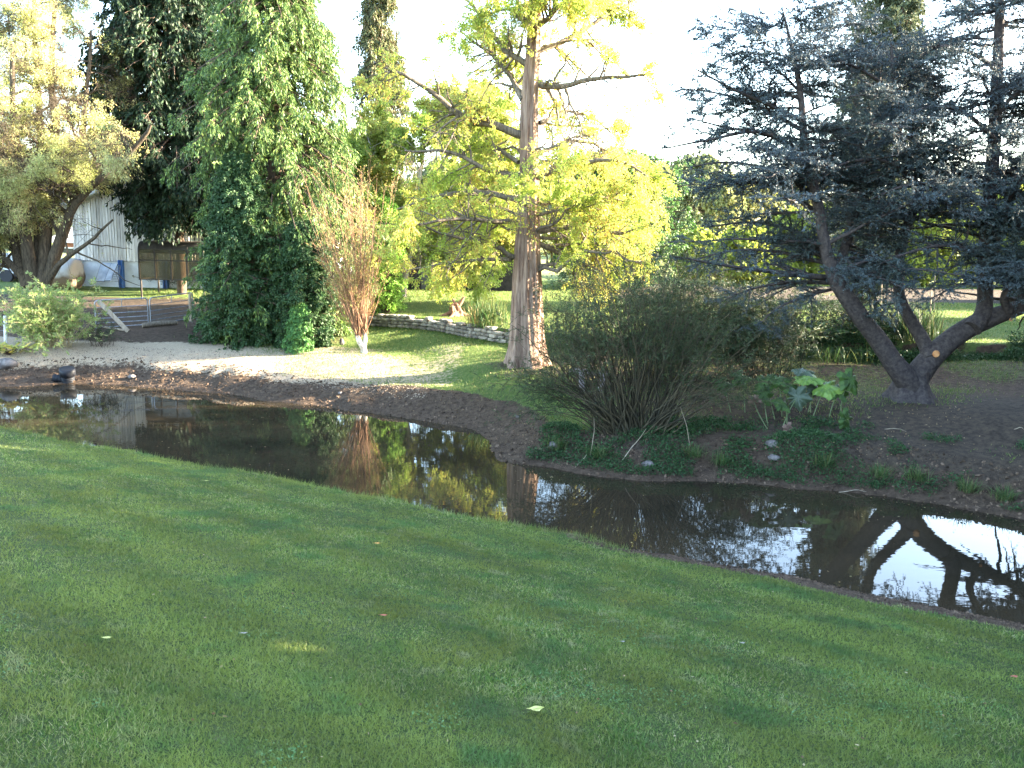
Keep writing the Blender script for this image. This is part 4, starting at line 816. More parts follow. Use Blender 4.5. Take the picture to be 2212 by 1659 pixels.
quad_thing('sheet_panel', [(226,606,35.0), (239,606,35.0), (254,570,Yb-.1), (241,569,Yb-.1)], M_panel, 'narrow pale panel leaning beside the wider framed panel at the barn', 'panel')
quad_thing('metal_ladder', [(239,607,34.9), (256,607,34.9), (260,574,Yb-.1), (248,573,Yb-.1)], None, 'short white metal ladder rack leaning on the barn between panels and blue post', 'ladder', (M_galv, 6))
# glazed shelter
def shelter():
    Y = 33.; fr = solid('brown_shelter_frame', (.035, .028, .022), (.06, .05, .04), 6, .6); m_, nt, out = new_mat('smoky_glazing')
    p_ = N(nt, 'ShaderNodeBsdfPrincipled', i_Roughness=.08); p_.inputs['Base Color'].default_value = (.10, .085, .06, 1); p_.inputs['Specular IOR Level'].default_value = .6
    tr = N(nt, 'ShaderNodeBsdfTransparent'); tr.inputs[0].default_value = (.7, .65, .55, 1); mx = N(nt, 'ShaderNodeMixShader'); mx.inputs[0].default_value = .5; nt.links.new(p_.outputs[0], mx.inputs[1]); nt.links.new(tr.outputs[0], mx.inputs[2]); nt.links.new(mx.outputs[0], out.inputs[0])
    a = aty(302, 604, Y); b = aty(440, 604, Y); zb = a[2]; zt = aty(320, 522, Y)[2]; x0, x1 = a[0], b[0]; r = .22
    root = thing('glazed_shelter', (x0, Y, zb), 'dark framed glazed shelter with a curved roof edge beside the barn', 'shelter')
    prof = [(0, zb), (0, zt-.45), (.02, zt-.25), (.1, zt-.1), (.25, zt-.02), (1.3, zt), (1.55, zt-.08), (1.65, zt-.3), (1.65, zb)]
    xs = np.linspace(x0, x1, 5)
    for x in xs:
        m = MB()
        for (u, v), (u2, v2) in zip(prof[:-1], prof[1:]): m.beam((x, Y+u, v), (x, Y+u2, v2), .055)
        part(m, 'frame_rib', fr, root)
    m = MB()
    for (u, v) in ((0, zb+.03), (0, zb+.75), (.02, zt-.3), (.3, zt), (1.3, zt), (1.65, zb+.03)): m.beam((x0, Y+u, v), (x1, Y+u, v), .04)
    m.beam((x0, Y, zb+.03), (x0, Y+1.65, zb+.03), .05); m.beam((x0, Y, zb+.75), (x0, Y+1.65, zb+.75), .04); part(m, 'frame_rail', fr, root)
    for i in range(4):
        m = MB(); m.box(((xs[i]+xs[i+1])/2, Y+.0, (zb+zt-.25)/2), (xs[1]-xs[0]-.06, .012, zt-.3-zb)); part(m, 'glass_pane', m_, root)
    m = MB(); v = [(x, Y+u, z+.035) for x in (x0, x1) for u, z in prof[1:7]]; m.add(v, [(i, i+1, i+7, i+6) for i in range(5)], True); part(m, 'roof_sheet', fr, root)
    for x, y in ((x0+.03, Y+.03), (x1, Y), (x0+.03, Y+1.65), (x1, Y+1.65)):
        zg = z1(x, y); m = MB().beam((x, y, zg-.1), (x, y, zb+.05), .05); part(m, 'leg', fr, root)
shelter()
# little house far left
def house():
    Y = 62.; a = aty(120, 566, Y); x0 = a[0]; zb = z1(x0, Y)-.2; ze = aty(140, 521, Y)[2]; root = thing('small_house', (x0, Y, zb), 'small brick house with a pale tiled roof seen between willow and barn', 'house')
    xe = x0+7; m = MB(); m.box(((x0+xe)/2, Y+3, (zb+ze)/2), (xe-x0, 6, ze-zb)); part(m, 'wall', solid('red_brick', (.22, .09, .06), (.36, .18, .12), 6, .9, island=.1), root)
    m = MB(); zr = ze+1.9; v = [(x0-.5, Y-.5, ze), (xe+.5, Y-.5, ze), (xe+.5, Y+6.5, ze), (x0-.5, Y+6.5, ze), (x0+1.6, Y+3, zr), (xe-1.6, Y+3, zr)]; m.add(v, [(0, 1, 5, 4), (2, 3, 4, 5)]); m.add(v, [(1, 2, 5), (3, 0, 4)]); m.add(v[:4], [(0, 3, 2, 1)]); part(m, 'roof', solid('pale_roof_tiles', (.42, .38, .33), (.6, .55, .48), 9, .8), root)
    for dx in (1.0, 3.4):
        m = MB(); m.box((x0+dx, Y-.03, ze-.95), (.9, .06, 1.1)); w = part(m, 'window', solid('white_window_frame', (.7, .7, .7)), root)
        m = MB(); m.box((x0+dx, Y-.07, ze-.95), (.74, .03, .94)); q = m.build('pane', solid('dark_window_glass', (.03, .035, .04), rough=.1, spec=.6), w)
        q.location = tuple(-A(root.location))
    m = MB(); m.beam((x0-.05, Y-.55, ze-.03), (xe, Y-.55, ze-.03), .09); part(m, 'gutter', solid('white_gutter', (.7, .7, .68)), root)
house()
# weathered round bale and green tank
def bale():
    Y = 35.; c = aty(137, 592, Y); r = .66; zg = z1(c[0], Y); mb = MB(); ns = 36
    a = np.linspace(0, 2*np.pi, ns, endpoint=False); xs_ = [-.62, -.6, -.52, -.3, 0, .3, .52, .6, .62]; rs = [.3, .56, .64, .66, .67, .66, .63, .55, .3]; V = []
    for x, rr in zip(xs_, rs): V.append(np.stack([c[0]+x+0*a, Y+rr*np.cos(a), zg+r*.9+rr*np.sin(a)*.96], 1))
    V = np.concatenate(V); V += (fbm(V, 3, 3)[:, None]-.5)*.12; i, k = np.meshgrid(np.arange(8), np.arange(ns), indexing='ij')
    mb.add(V, np.stack([i*ns+k, i*ns+(k+1) % ns, i*ns+ns+(k+1) % ns, i*ns+ns+k], -1).reshape(-1, 4), True); mb.add(np.vstack([V[:ns], V[:ns].mean(0)]), [(k, (k+1) % ns, ns) for k in range(ns)]); mb.add(np.vstack([V[-ns:], V[-ns:].mean(0)]), [((k+1) % ns, k, ns) for k in range(ns)])
    m, nt, out = new_mat('weathered_bale'); tc = N(nt, 'ShaderNodeTexCoord'); sx = N(nt, 'ShaderNodeSeparateXYZ'); nt.links.new(tc.outputs['Object'], sx.inputs[0]); n = N(nt, 'ShaderNodeTexNoise', i_Scale=3., i_Detail=5.); nt.links.new(tc.outputs['Object'], n.inputs['Vector'])
    ad = N(nt, 'ShaderNodeMath', operation='MULTIPLY_ADD'); nt.links.new(n.outputs[0], ad.inputs[0]); ad.inputs[1].default_value = .6; nt.links.new(sx.outputs[2], ad.inputs[2]); rp = ramp(nt, [(.75, (.13, .09, .06)), (.98, (.42, .41, .40))]); nt.links.new(ad.outputs[0], rp.inputs[0])
    p = N(nt, 'ShaderNodeBsdfPrincipled', i_Roughness=.9); nt.links.new(rp.outputs[0], p.inputs['Base Color']); nt.links.new(p.outputs[0], out.inputs[0])
    o = mb.build('round_bale', m, loc=(c[0], Y, zg)); tag(o, 'big old round bale, grey on top and brown below, behind the willow trunk', 'bale')
    c = aty(158, 595, 37.2); zg = z1(c[0], 37.2); root = thing('metal_tank', (c[0], 37.2, zg), 'dark green box tank between the round bale and the barn corner', 'tank')
    part(MB().box((c[0], 37.2, zg+.55), (.75, .6, .75)), 'body', solid('dark_green_paint', (.04, .07, .05), (.07, .10, .07), 5, .6), root); part(MB().box((c[0], 37.2, zg+.945), (.81, .66, .04)), 'lid', M_dk, root); part(MB().box((c[0], 37.2, zg+.08), (.6, .5, .2)), 'base', M_dk, root)
bale()
# slatted livestock trailer behind the willow
def trailer():
    Y = 37.5; a = aty(-60, 600, Y); b = aty(66, 600, Y); zg = z1(a[0], Y); zt = aty(30, 552, Y)[2]; root = thing('livestock_trailer', (a[0], Y, zg), 'whitish slatted trailer partly hidden by the willow stems at the left edge', 'trailer')
    Lx = b[0]-a[0]; m = MB()
    for z in np.arange(zg+.42, zt, .135): m.box(((a[0]+b[0])/2, Y, z), (Lx, .03, .085)); m.box(((a[0]+b[0])/2, Y+1.5, z), (Lx, .03, .085)); m.box((b[0]-.02, Y+.75, z), (.03, 1.45, .085))
    part(m, 'slatted_side', solid('pale_alloy_slats', (.48, .52, .60), (.68, .70, .76), 3, .5, .4, metal=.3), root)
    m = MB(); m.box(((a[0]+b[0])/2, Y+.75, zg+.3), (Lx, 1.5, .12)); part(m, 'chassis', M_dk, root); m = MB(); m.box(((a[0]+b[0])/2, Y+.75, zt+.03), (Lx+.06, 1.62, .05)); part(m, 'roof', solid('grey_trailer_roof', (.3, .32, .36)), root)
    for dx in (.35, .6):
        for yy in (Y-.08, Y+1.5):
            c = A([a[0]+Lx*dx, yy, zg+.26]); w = MB().tubes(A([c, c+A([0, .16, 0])]), A([.27, .27]), 20); part(w, 'wheel', M_dk, root)
trailer()
# two galvanised hurdles, prop plank, log, posts, wire
def hurdle(name, label, A0, A1, h, bars=6, mid=True):
    A0, A1 = A(A0), A(A1); root = thing(name, A0, label, 'gate', 'galvanised hurdles'); up = A([0, 0, 1.]); d = norm(A1-A0); r = .10
    t = np.linspace(0, np.pi/2, 6); P = [A0]+[A0+up*(h-r)+up*r*math.sin(x)+d*r*(1-math.cos(x)) for x in t]+[A1+up*(h-r)-d*r*(1-math.cos(x))+up*r*math.sin(x) for x in t[::-1]]+[A1]
    part(MB().tubes(A(P), np.full(len(P), .02), 8), 'frame', M_galv, root)
    zs = h*A([.05, .20, .36, .53, .74])
    for z in zs: part(MB().tubes(A([A0+up*z, A1+up*z]), A([.013, .013]), 6), 'rail', M_galv, root)
    m = (A0+A1)/2; part(MB().tubes(A([m+up*zs[-1], m+up*h]), A([.012, .012]), 6), 'brace', M_galv, root); return root
g0, g1 = gpos(208, 710), gpos(321, 703); hh = 62*g0[1]/F
hurdle('metal_hurdle', 'left galvanised hurdle, seen flat on, with a plank propped across it', g0, g1, hh)
q0, q1 = gpos(326, 703), gpos(418, 690); hurdle('metal_hurdle', 'right galvanised hurdle, running away towards the dark bush', q0, q1, hh)
M_wood = solid('weathered_wood', (.20, .15, .10), (.38, .30, .22), 5, .9, stretch=(3, 3, .5), bump=.4)
a = aty(213, 650, g0[1]-.15); b = gpos(280, 716, -.1); tag(MB().beam(a, b+A([0, 0, .03]), .13, .03, up=(0, -1, .3)).build('wooden_plank', M_wood, loc=tuple(b)), 'long brown plank propped diagonally across the left hurdle', 'plank')
a = gpos(215, 704, -.2); b = gpos(280, 712, -.3); tag(MB().beam(a+A([0, 0, .04]), b+A([0, 0, .04]), .09, .035).build('wooden_plank', M_wood, loc=tuple(a)), 'dark board lying flat on the ground below the left hurdle', 'plank')
def log(name, a, b, r, label, mat=M_greybark):
    P, R = resamp([a, (a*.5+b*.5)+A([0, 0, .02]), b], [r, r*1.05, r*.9], 8); root = thing(name, a, label, 'log'); part(MB().tubes(P, R*(1+rng.normal(0, .04, R.shape)), 12), 'bark', mat, root)
    d = norm(b-a); 
    for e, sg, rr in ((a, -1, r), (b, 1, r*.9)): part(MB().tubes(A([e-d*sg*.01, e+d*sg*.004]), A([rr*.9, rr*.88]), 12), 'cut_end', solid('cut_wood_end', (.45, .33, .2), (.55, .42, .27), 8), root)
a = gpos(312, 706, -.15); b = gpos(388, 699, -.2); log('fallen_log', a+A([0, 0, .08]), b+A([0, 0, .08]), .08, 'log lying on the ground in front of the hurdles')
c = gpos(416, 692, -.15); tag(MB().tubes(A([c-A([0, 0, .2]), c+A([0, 0, .9])]), A([.055, .05]), 12).build('fence_post', M_wood, loc=tuple(c)), 'upright round wooden post against the dark evergreen bush', 'post')
c = gpos(12, 742); c2 = aty(11, 682, c[1]); tag(MB().tubes(A([c-A([0, 0, .2]), c2]), A([.05, .045]), 12).build('fence_post', solid('white_birch_post', (.5, .48, .44), (.75, .72, .68), 14, .8), loc=tuple(c)), 'pale round post lit by the sun at the left edge', 'post')
m = MB()
for hz in (.25, .5, .72):
    P = A([c+A([t*2.4-1.2, t*.3-.15, hz*(c2[2]-c[2])+.03*math.sin(t*9)]) for t in np.linspace(0, 1, 14)]); m.tubes(P, np.full(14, .004), 4, False)
tag(m.build('wire_fence', M_galv, loc=tuple(c)), 'sagging wire strands fixed to the pale post at the left edge', 'wire')
# black drain pipe at the water
def pipe():
    c = aty(103, 812, 21.5); c = A([c[0], np.interp(c[0], FE[:, 0], FE[:, 1])+.12, .13]); root = thing('drain_pipe', c, 'black corrugated drain pipe sticking out of the mud bank at the water', 'pipe'); mt = solid('black_plastic', (.006, .007, .010), (.016, .017, .022), 8, .6, .3)
    up = norm(A([.12, -.25, 1.])); P = []; R = []
    for i, s in enumerate(np.linspace(-.25, .08, 28)): P.append(c+up*s); R.append(.155+(.012 if (i//2) % 2 else 0))
    part(MB().tubes(A(P), A(R), 24), 'body', mt, root); part(MB().tubes(A([c+up*.09, c+up*.095, c+up*.27, c+up*.275]), A([.17, .195, .195, .17]), 24), 'collar', mt, root)
    d = norm(A([-1, -.2, .12])); o = c+up*-.04; P = [o+d*s for s in np.linspace(0, .36, 22)]; part(MB().tubes(A(P), A([.10+(.01 if (i//2) % 2 else 0) for i in range(22)]), 20), 'side_branch', mt, root)
pipe()
# stump on the upper lawn
def stump():
    c = gpos(985, 682); root = thing('tree_stump', c, 'gnarled brown tree stump on the sunlit upper lawn', 'stump'); mt = solid('rotten_wood', (.14, .06, .035), (.34, .18, .11), 6, .9, bump=1., bdist=.05)
    P, R = resamp([c-A([0, 0, .1]), c+A([0, 0, .12]), c+A([-.04, 0, .3]), c+A([-.05, 0, .42])], [.32, .22, .17, .12], 14); m = MB(); ns = 20; a = np.linspace(0, 2*np.pi, ns, endpoint=False); rr = R[:, None]*(1+.22*np.sin(a*4+P[:, 2:3]*6)+rng.normal(0, .06, (14, ns)))
    V = P[:, None]+np.stack([rr*np.cos(a), rr*np.sin(a), 0*rr+rng.normal(0, .01, rr.shape)], -1); i, k = np.meshgrid(np.arange(13), np.arange(ns), indexing='ij'); m.add(V, np.stack([i*ns+k, i*ns+(k+1) % ns, i*ns+ns+(k+1) % ns, i*ns+ns+k], -1).reshape(-1, 4)); m.add(np.vstack([V[-1], V[-1].mean(0)-A([0, 0, .05])]), [(k, (k+1) % ns, ns) for k in range(ns)]); part(m, 'body', mt, root)
    for d, L_, r in ((A([.5, 0, .8]), .36, .075), (A([-.35, 0, .9]), .25, .07)):
        d = norm(d); q = c+A([d[0]*.1, 0, .3]); P, R = resamp([q, q+d*L_*.5, q+d*L_+A([.02, 0, .03])], [r, r*.9, r*.4], 8); part(MB().tubes(P, R*(1+rng.normal(0, .08, R.shape)), 9), 'branch_stub', mt, root)
    for ang in (3.3, -.2, 4.4):
        d = A([math.cos(ang), math.sin(ang), 0]); P, R = resamp([c+d*.15+A([0, 0, .1]), c+d*.35+A([0, 0, .03]), c+d*.6-A([0, 0, .05])], [.09, .06, .03], 8); part(MB().tubes(P, R, 8), 'root', mt, root)
stump()
c = gpos(738, 745); tag(boulder((c[0], c[1], c[2]+.06), (.07, .06, .15), 'upright_stone', M_stone, 'small upright stone in the grass left of the red-stemmed shrub', 'stone'))
# rustic bench
def bench():
    c = gpos(1275, 842); s = c[1]/F; root = thing('rustic_bench', c, 'old grey rustic bench seen through the willow rods', 'bench'); mt = solid('grey_bench_wood', (.12, .09, .09), (.24, .20, .20), 6, .9, bump=.5)
    a = aty(1233, 797, c[1]+.1); b = aty(1312, 808, c[1]-.1); part(MB().beam(a, b, .28, .075), 'seat', mt, root)
    for t in (.32, .85):
        q = a*(1-t)+b*t; z = z1(q[0], q[1]); part(MB().box((q[0], q[1], (q[2]-.04+z-.05)/2), (.13, .24, q[2]-.04-z+.05), jit=.01), 'leg', mt, root)
bench()
# dark shed and things under the trees behind the upper lawn
def shed():
    Y = 37.; a = aty(885, 634, Y); b = aty(1140, 634, Y); zb = z1(a[0], Y); zt = zb+2.1; root = thing('dark_shed', ((a[0]+b[0])/2, Y, zb), 'low dark timber shed in deep shade behind the upper lawn', 'shed'); mt = solid('dark_creosote_boards', (.02, .017, .015), (.05, .04, .035), 5, .9, island=.3)
    m = MB(); x = a[0]
    while x < b[0]: m.box((x+.07, Y+.02, (zb+zt)/2), (.135, .03, zt-zb+.1)); x += .142
    m.box(((a[0]+b[0])/2, Y+1.5, (zb+zt)/2), (b[0]-a[0], 2.8, zt-zb)); part(m, 'wall', mt, root)
    part(MB().box(((a[0]+b[0])/2, Y+1.45, zt+.12), (b[0]-a[0]+.5, 3.6, .07)), 'roof', M_dk, root)
    x = a[0]+.55; part(MB().box((x+.3, Y-.015, zb+.9), (.72, .03, 1.75)), 'door', solid('grey_door', (.09, .085, .08), (.14, .13, .12), 4), root)
    c = aty(953, 628, Y-.6); root2 = thing('blue_barrel', (c[0], Y-.6, z1(c[0], Y-.6)), 'blue plastic barrel in front of the dark shed', 'barrel'); zg = z1(c[0], Y-.6); mb_ = solid('blue_plastic', (.01, .03, .12), rough=.6)
    part(MB().tubes(A([[c[0], Y-.6, zg], [c[0], Y-.6, zg+.3], [c[0], Y-.6, zg+.6], [c[0], Y-.6, zg+.8]]), A([.24, .27, .27, .22]), 20), 'body', mb_, root2); part(MB().tubes(A([[c[0], Y-.6, zg+.8], [c[0], Y-.6, zg+.84]]), A([.2, .2]), 20), 'lid', M_dk, root2)
    c = aty(951, 622, Y-1.1); d = aty(959, 578, Y-.3); tag(MB().tubes(A([A([c[0], c[1], z1(c[0], c[1])]), d]), A([.022, .018]), 8).build('leaning_pole', solid('pale_pole', (.5, .52, .58)), loc=tuple(c)), 'thin pale pole leaning against the dark shed', 'pole')
shed()
# canes on the right lawn
for (px, y0, y1_, lab) in ((2010, 680, 622, 'thin brown cane standing in the sunlit strip of the right lawn'), (1903, 680, 600, 'thin cane just left of the middle cedar stem'), (2018, 640, 590, 'pale cane in front of the sunlit trees at the right')):
    c = gpos(px, y0 if y0 > 650 else 668); t = aty(px+2, y1_, c[1]); tag(MB().tubes(A([c-A([0, 0, .1]), t]), A([.022, .018]), 6).build('garden_cane', M_wood, loc=tuple(c)), lab, 'cane')

# ---------------------------------------------------------------- fallen leaves on the lawn
def fallen(px, py, r, mat, label, curl=.35, tip=1.):
    c = gpos(px, py); n = 28; a = np.linspace(0, 2*np.pi, n, endpoint=False); rad = r*(1+.10*np.cos(2*a)+tip*.55*np.exp(-((np.minimum(a, 2*np.pi-a))/.22)**2)); V = [A([0, 0, .012])]
    for f_ in (.5, 1.): V = np.vstack([V, np.stack([rad*f_*np.cos(a), rad*f_*np.sin(a)*.75, .012+curl*r*f_**2*(.5+.5*np.sin(a*2+.5))+rng.normal(0, .0012, n)], 1)])
    an = .35; V = V@A([[math.cos(an), -math.sin(an), 0], [math.sin(an), math.cos(an), 0], [0, 0, 1]]).T; V[:, 2] += .222*(V[:, 1]*-.9-V[:, 0]*.3)*1.0
    root = thing('fallen_leaf', c, label, 'leaf'); k = np.arange(n); k2 = (k+1) % n; m = MB(); m.add(V+c+A([0, 0, .02]), np.stack([k*0, 1+k, 1+k2], 1), True); m.add(V+c+A([0, 0, .02]), np.stack([1+k, 1+k2, 1+n+k2, 1+n+k], 1), True); part(m, 'blade', mat, root)
    d = A([math.cos(an), math.sin(an), .2]); e = V[1+n]+c+A([0, 0, .02]); part(MB().tubes(A([c+A([0, 0, .034]), (c+e)/2+A([0, 0, .02]), e]), A([.0022, .002, .001])*r/.05, 5), 'midrib', mat, root)
ly = solid('pale_yellow_leaf', (.36, .36, .08), (.50, .48, .17), 14, .5, .4); lo = solid('orange_leaf', (.5, .22, .05), (.6, .35, .1), 14, .6); lr_ = solid('red_brown_leaf', (.35, .08, .05), (.4, .15, .08), 14, .6); lp = solid('pale_dry_leaf', (.26, .24, .19), (.36, .32, .27), 14, .6)
fallen(1152, 1541, .042, ly, 'curled pale yellow leaf lying on the lawn at the bottom of the picture')
for px, py, r, mt, lb in ((443, 1042, .04, ly, 'small yellow leaf on the lawn near the left water edge'), (812, 1178, .034, lo, 'small orange leaf on the middle of the lawn'), (826, 1340, .026, lr_, 'small reddish leaf on the lawn left of centre'), (2188, 1472, .03, lr_, 'red leaf on the lawn at the right edge'), (525, 1374, .02, lp, 'tiny whitish leaf on the lawn left of the reddish leaf'), (228, 1387, .024, ly, 'small yellowish leaf on the lawn at the left'), (1343, 1397, .018, lp, 'tiny white leaf on the lawn right of centre'), (1602, 1393, .02, lp, 'tiny pale leaf on the lawn below the right water edge')): fallen(px, py, r, mt, lb, .2)

# ---------------------------------------------------------------- background trees
L_far = leafmat('far_olive_leaves', [(.12, .15, .07), (.17, .20, .09), (.22, .22, .12)], transl=.3, clump=.15)
L_far2 = leafmat('far_yellow_leaves', [(.26, .26, .10), (.32, .30, .12), (.20, .25, .08)], transl=.35, clump=.15)
L_lit = leafmat('lit_yellow_green_leaves', [(.28, .34, .05), (.36, .42, .07), (.42, .42, .10)], transl=.5, clump=.3)
def dome(t): return np.sqrt(np.clip(1-(1.9*t-.7)**2*.75, .03, 1))
def fartree(px, Y, Ht, Rad, leaf, label, nb=150, ls=(.30, .2), z0=.12, group=None, prof=dome, name='distant_tree', hole=.22):
    conifer(name, label, wx(px, Y), Ht, Rad, leaf, nb, M_greybark, spray=5, spray_L=Rad*.32, twig=4, nl=9, ls=ls, droop=.05, upb=.35, prof=prof, z0=z0, group=group, cat='tree', hole=hole, nclump=.35)
fartree(1490, 78, 8.6, 3.4, L_far, 'hazy olive tree on the skyline between the yellow tree and the cedar')
fartree(1590, 84, 7.4, 3.0, L_far2, 'lighter distant tree just left of the cedar branches')
fartree(1430, 90, 7.6, 3.0, L_far2, 'distant yellowish tree behind the round evergreen')
fartree(1545, 66, 5.6, 1.5, L_far2, 'thin half-bare birch in front of the hazy skyline tree', nb=60, hole=.5)
for j in range(16):
    px = [-150, -40, 60, 150, 240, 700, 800, 960, 1060, 1230, 1700, 1850, 1990, 2120, 2260, 2400][j]; Y = 96+rng.uniform(-8, 16)
    fartree(px, Y, rng.uniform(7., 9.5), rng.uniform(3.6, 4.8), L_far if j % 2 else L_far2, ['distant tree beyond the left picture edge', 'distant tree behind the willow, far left', 'distant tree behind the left willow stems', 'distant tree seen above the small house', 'distant tree directly behind the barn roof', 'distant tree between cypress and red-stemmed shrub', 'distant tree behind the spire conifer', 'distant tree left of the thick trunk', 'distant tree directly behind the thick trunk', 'distant tree right of the thick trunk', 'distant tree behind the left side of the cedar', 'distant tree behind the columnar cypress', 'distant tree behind the middle of the cedar', 'distant tree behind the right cedar stem', 'distant tree behind the right edge of the cedar', 'distant tree beyond the right picture edge'][j], nb=110, ls=(.42, .28), group='trees on the skyline')
for j, (px, Y, h_, r_) in enumerate([(1600, 44, 2.6, 1.5), (1700, 47, 3.6, 1.9), (1800, 46, 4.2, 2.0), (1900, 49, 4.0, 2.1), (2000, 46, 4.4, 2.0), (2090, 48, 4.2, 2.1), (2190, 46, 5.0, 2.2), (2290, 48, 4.8, 2.2), (1500, 50, 2.6, 1.6)]):
    fartree(px, Y, h_, r_, L_lit, ['sunlit yellow-green bush at the field edge left of the cedar', 'sunlit tree behind the low cedar branches', 'sunlit tree seen left of the leaning cedar stem', 'sunlit tree seen right of the leaning cedar stem', 'sunlit tree between the middle and right cedar stems', 'sunlit tree just left of the upright right cedar stem', 'sunlit tree right of the upright cedar stem', 'sunlit tree at the right picture edge', 'low sunlit bush at the field edge behind the round evergreen'][j], nb=150, ls=(.16, .11), z0=.05, group='sunlit trees behind the right lawn', name='sunlit_tree', hole=.25)
# trees standing outside the picture on the right, whose shade falls over the stream and lawn
big = None
for j, (x, y, s, lb) in enumerate([(15.5, 14.5, 1., 'tall dark conifer outside the right picture edge, nearest the stream'), (14, 10, 1.1, 'second tall conifer outside the right edge'), (13, 5.5, 1.1, 'third tall conifer outside the right edge'), (12.5, 1, 1.05, 'tall conifer level with the viewer on the right'), (12.5, -4, 1.1, 'tall conifer behind the viewer on the right'), (19.5, 20.3, .85, 'conifer standing behind the first one outside the right edge'), (19, 16.5, .9, 'conifer between the first and the rear one outside the right edge')]):
    if big is None:
        big = conifer('shade_conifer', lb, (x, y), 10.5, 2.6, L_dark, 330, spray=6, spray_L=.8, twig=4, nl=9, ls=(.34, .16), prof=lambda t: np.clip(1.5*(1-t), 0, 1)**.5, hole=.05, group='conifers outside the right edge'); r0 = big
    else:
        r0 = big.copy(); COL.objects.link(r0); r0.location = (x, y, z1(x, y)); r0.scale = (s, s, s); r0.rotation_euler = (0, 0, j*1.3); tag(r0, lb)
        for ch in list(big.children): d_ = ch.copy(); COL.objects.link(d_); d_.parent = r0
for j, (x, y, h_, lb) in enumerate([(20.5, 26.2, 3.7, 'low spreading shrub tree outside the right edge beyond the cedar'), (21.5, 33.6, 4.2, 'second low tree outside the right edge beyond the cedar')]):
    conifer('shade_tree', lb, (x, y), h_, 2.2, L_dark, 200, spray=6, spray_L=.6, twig=4, nl=8, ls=(.28, .14), droop=.05, upb=.3, prof=dome, hole=.05, cat='tree', group='low trees outside the right edge')

c = gpos(375, 625, .8); bush('shelter_scrub', 'dark scrub growing against the glazed shelter', c, 70, 1.5, .4, L_dkw, M_twig, [(8, .4, .2, .6)], 12, (.07, .025), sig=.5, hole=.15, r0=.008)
x_ = rng.uniform(4, 17, 60000); yw = np.interp(x_, WL[:, 0], WL[:, 1]); y_ = yw+rng.normal(0, .22, len(x_))-.1; Z = zfun(x_, y_)[0]; P = np.stack([x_, y_, Z+rng.random(len(x_))**2*.32], 1); k = fbm(P, 1.1, 2) > .42; P = P[k]
D = rng.normal(0, 1, P.shape)+A([0, -.4, .2]); o = MB().leaves(P, D, rng.uniform(.03, .07, len(P)), rng.uniform(.02, .045, len(P))).build('ledge_ivy', L_hedge); tag(o, 'dark ivy and weeds covering the ledge below the right lawn', 'ivy', kind='stuff')

# things floating on the water
x_ = rng.uniform(-12, 9, 900); yn = np.interp(x_, NE[:, 0], NE[:, 1]); yf = np.interp(x_, FE[:, 0], FE[:, 1]); u = rng.beta(1.2, .5, 900); y_ = yn+(yf-yn)*u
k = (fbm(np.stack([x_, y_], -1), .8, 2) > .5) | (rng.random(900) < .12); P = np.stack([x_, y_, x_*0+.004], 1)[k]; D = rng.normal(0, 1, P.shape)*A([1, 1, 0])
mb = MB(); L_ = rng.uniform(.02, .045, len(P)); S_ = norm(np.cross(norm(D), A([0, 0, 1.]))); w_ = (L_*.55)[:, None]; V = np.stack([P, P+norm(D)*L_[:, None]*.5+S_*w_/2, P+norm(D)*L_[:, None], P+norm(D)*L_[:, None]*.5-S_*w_/2], 1); mb.add(V, np.arange(len(P)*4).reshape(-1, 4))
tag(mb.build('floating_leaves', leafmat('floating_leaf_bits', [(.10, .06, .03), (.24, .18, .08), (.34, .30, .14)], transl=.1)), 'small leaves and bits floating on the stream', 'floating leaves', kind='stuff')
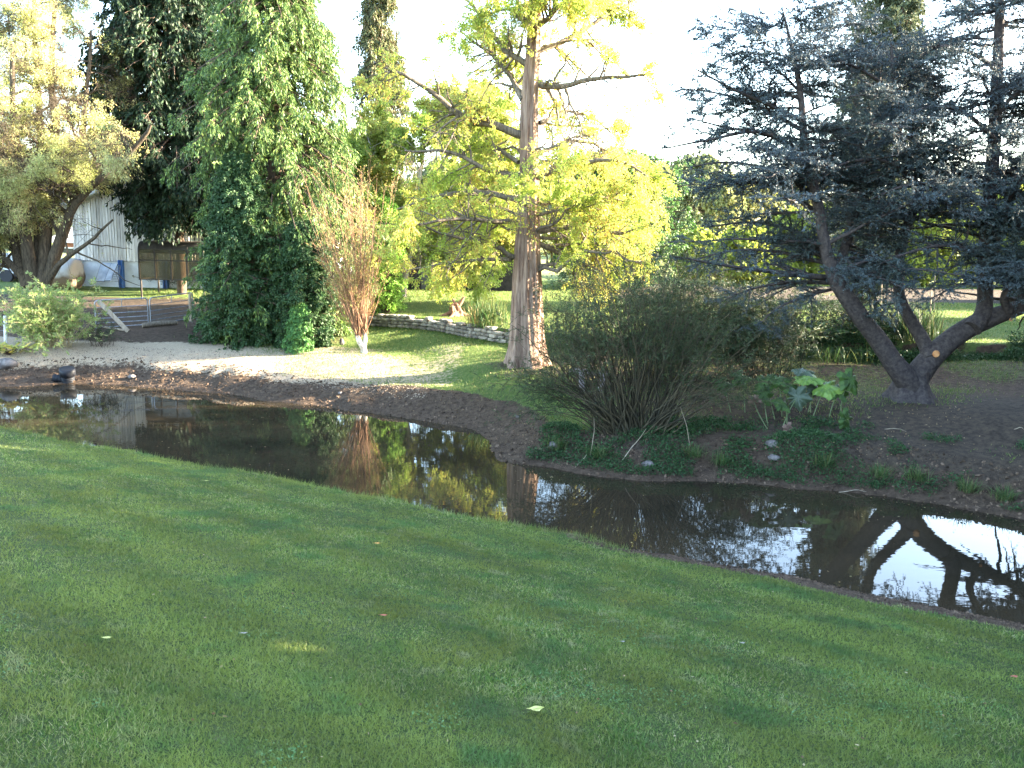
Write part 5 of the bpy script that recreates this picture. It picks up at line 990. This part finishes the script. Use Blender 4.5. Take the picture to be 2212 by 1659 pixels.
# dead twigs lying and leaning on the shaded bank
for j, (a_, b_, lab) in enumerate([((1275, 985), (1282, 900), 'bleached twig standing upright at the water below the willow rods'), ((1338, 1000), (1395, 925), 'dead twig leaning left of the willow base'), ((1490, 960), (1470, 880), 'curved dead stick right of the willow base'), ((1240, 1010), (1268, 985), 'short twig at the water edge left of the willow'), ((1905, 925), (1960, 935), 'thin stick lying on the bare ground below the cedar'), ((2190, 925), (2212, 928), 'pale stick lying near the right edge'), ((1800, 1060), (1870, 1064), 'twig lying at the water edge below the large leaves')]):
    a = gpos(*a_); b = aty(*b_, a[1]+.05) if j < 4 else gpos(*b_)+A([0, 0, .02]); m_ = (a+b)/2+A([.03, 0, .03]); P, R = resamp([a-A([0, 0, .02]), m_, b], [.009, .007, .003], 8); P += np.cumsum(rng.normal(0, .006, P.shape), 0); tag(MB().tubes(P, R, 5).build('dead_twig', M_wood, loc=tuple(a)), lab, 'twig', 'dead twigs on the bank')

# clover and bits in the lawn
gx, gy = wedge(60000, 2.6, 16, .8); Z, sf, sn = zfun(gx, gy); c_ = fbm(np.stack([gx, gy], -1)+9, 1.5, 4); k = (sn > .4) & (c_ > .635+.04*rng.random(len(gx))); P = np.stack([gx, gy, Z+rng.uniform(.012, .026, len(gx))], 1)[k]
D = rng.normal(0, 1, P.shape)*A([1, 1, .25]); mb = MB(); L_ = rng.uniform(.008, .016, len(P)); S_ = norm(np.cross(norm(D), A([0, 0, 1.])+rng.normal(0, .25, P.shape))); V = np.stack([P, P+norm(D)*L_[:, None]*.5+S_*L_[:, None]*.5, P+norm(D)*L_[:, None], P+norm(D)*L_[:, None]*.5-S_*L_[:, None]*.5], 1); mb.add(V, np.arange(len(P)*4).reshape(-1, 4))
tag(mb.build('lawn_clover', leafmat('clover_leaves', [(.06, .14, .035), (.09, .18, .05), (.14, .23, .08)], transl=.3)), 'small round clover leaves in patches through the lawn', 'clover', kind='stuff')
gx, gy = wedge(420, 2.8, 15, .9); Z, sf, sn = zfun(gx, gy); k = sn > .3; P = np.stack([gx, gy, Z+.022], 1)[k]; D = rng.normal(0, 1, P.shape)*A([1, 1, .2])
tag(MB().leaves(P, D, rng.uniform(.012, .034, len(P)), rng.uniform(.006, .016, len(P))).build('lawn_litter', leafmat('dry_leaf_bits', [(.10, .05, .03), (.24, .15, .07), (.36, .30, .16)], transl=.1)), 'tiny dry leaf bits dropped over the lawn', 'leaf litter', kind='stuff')
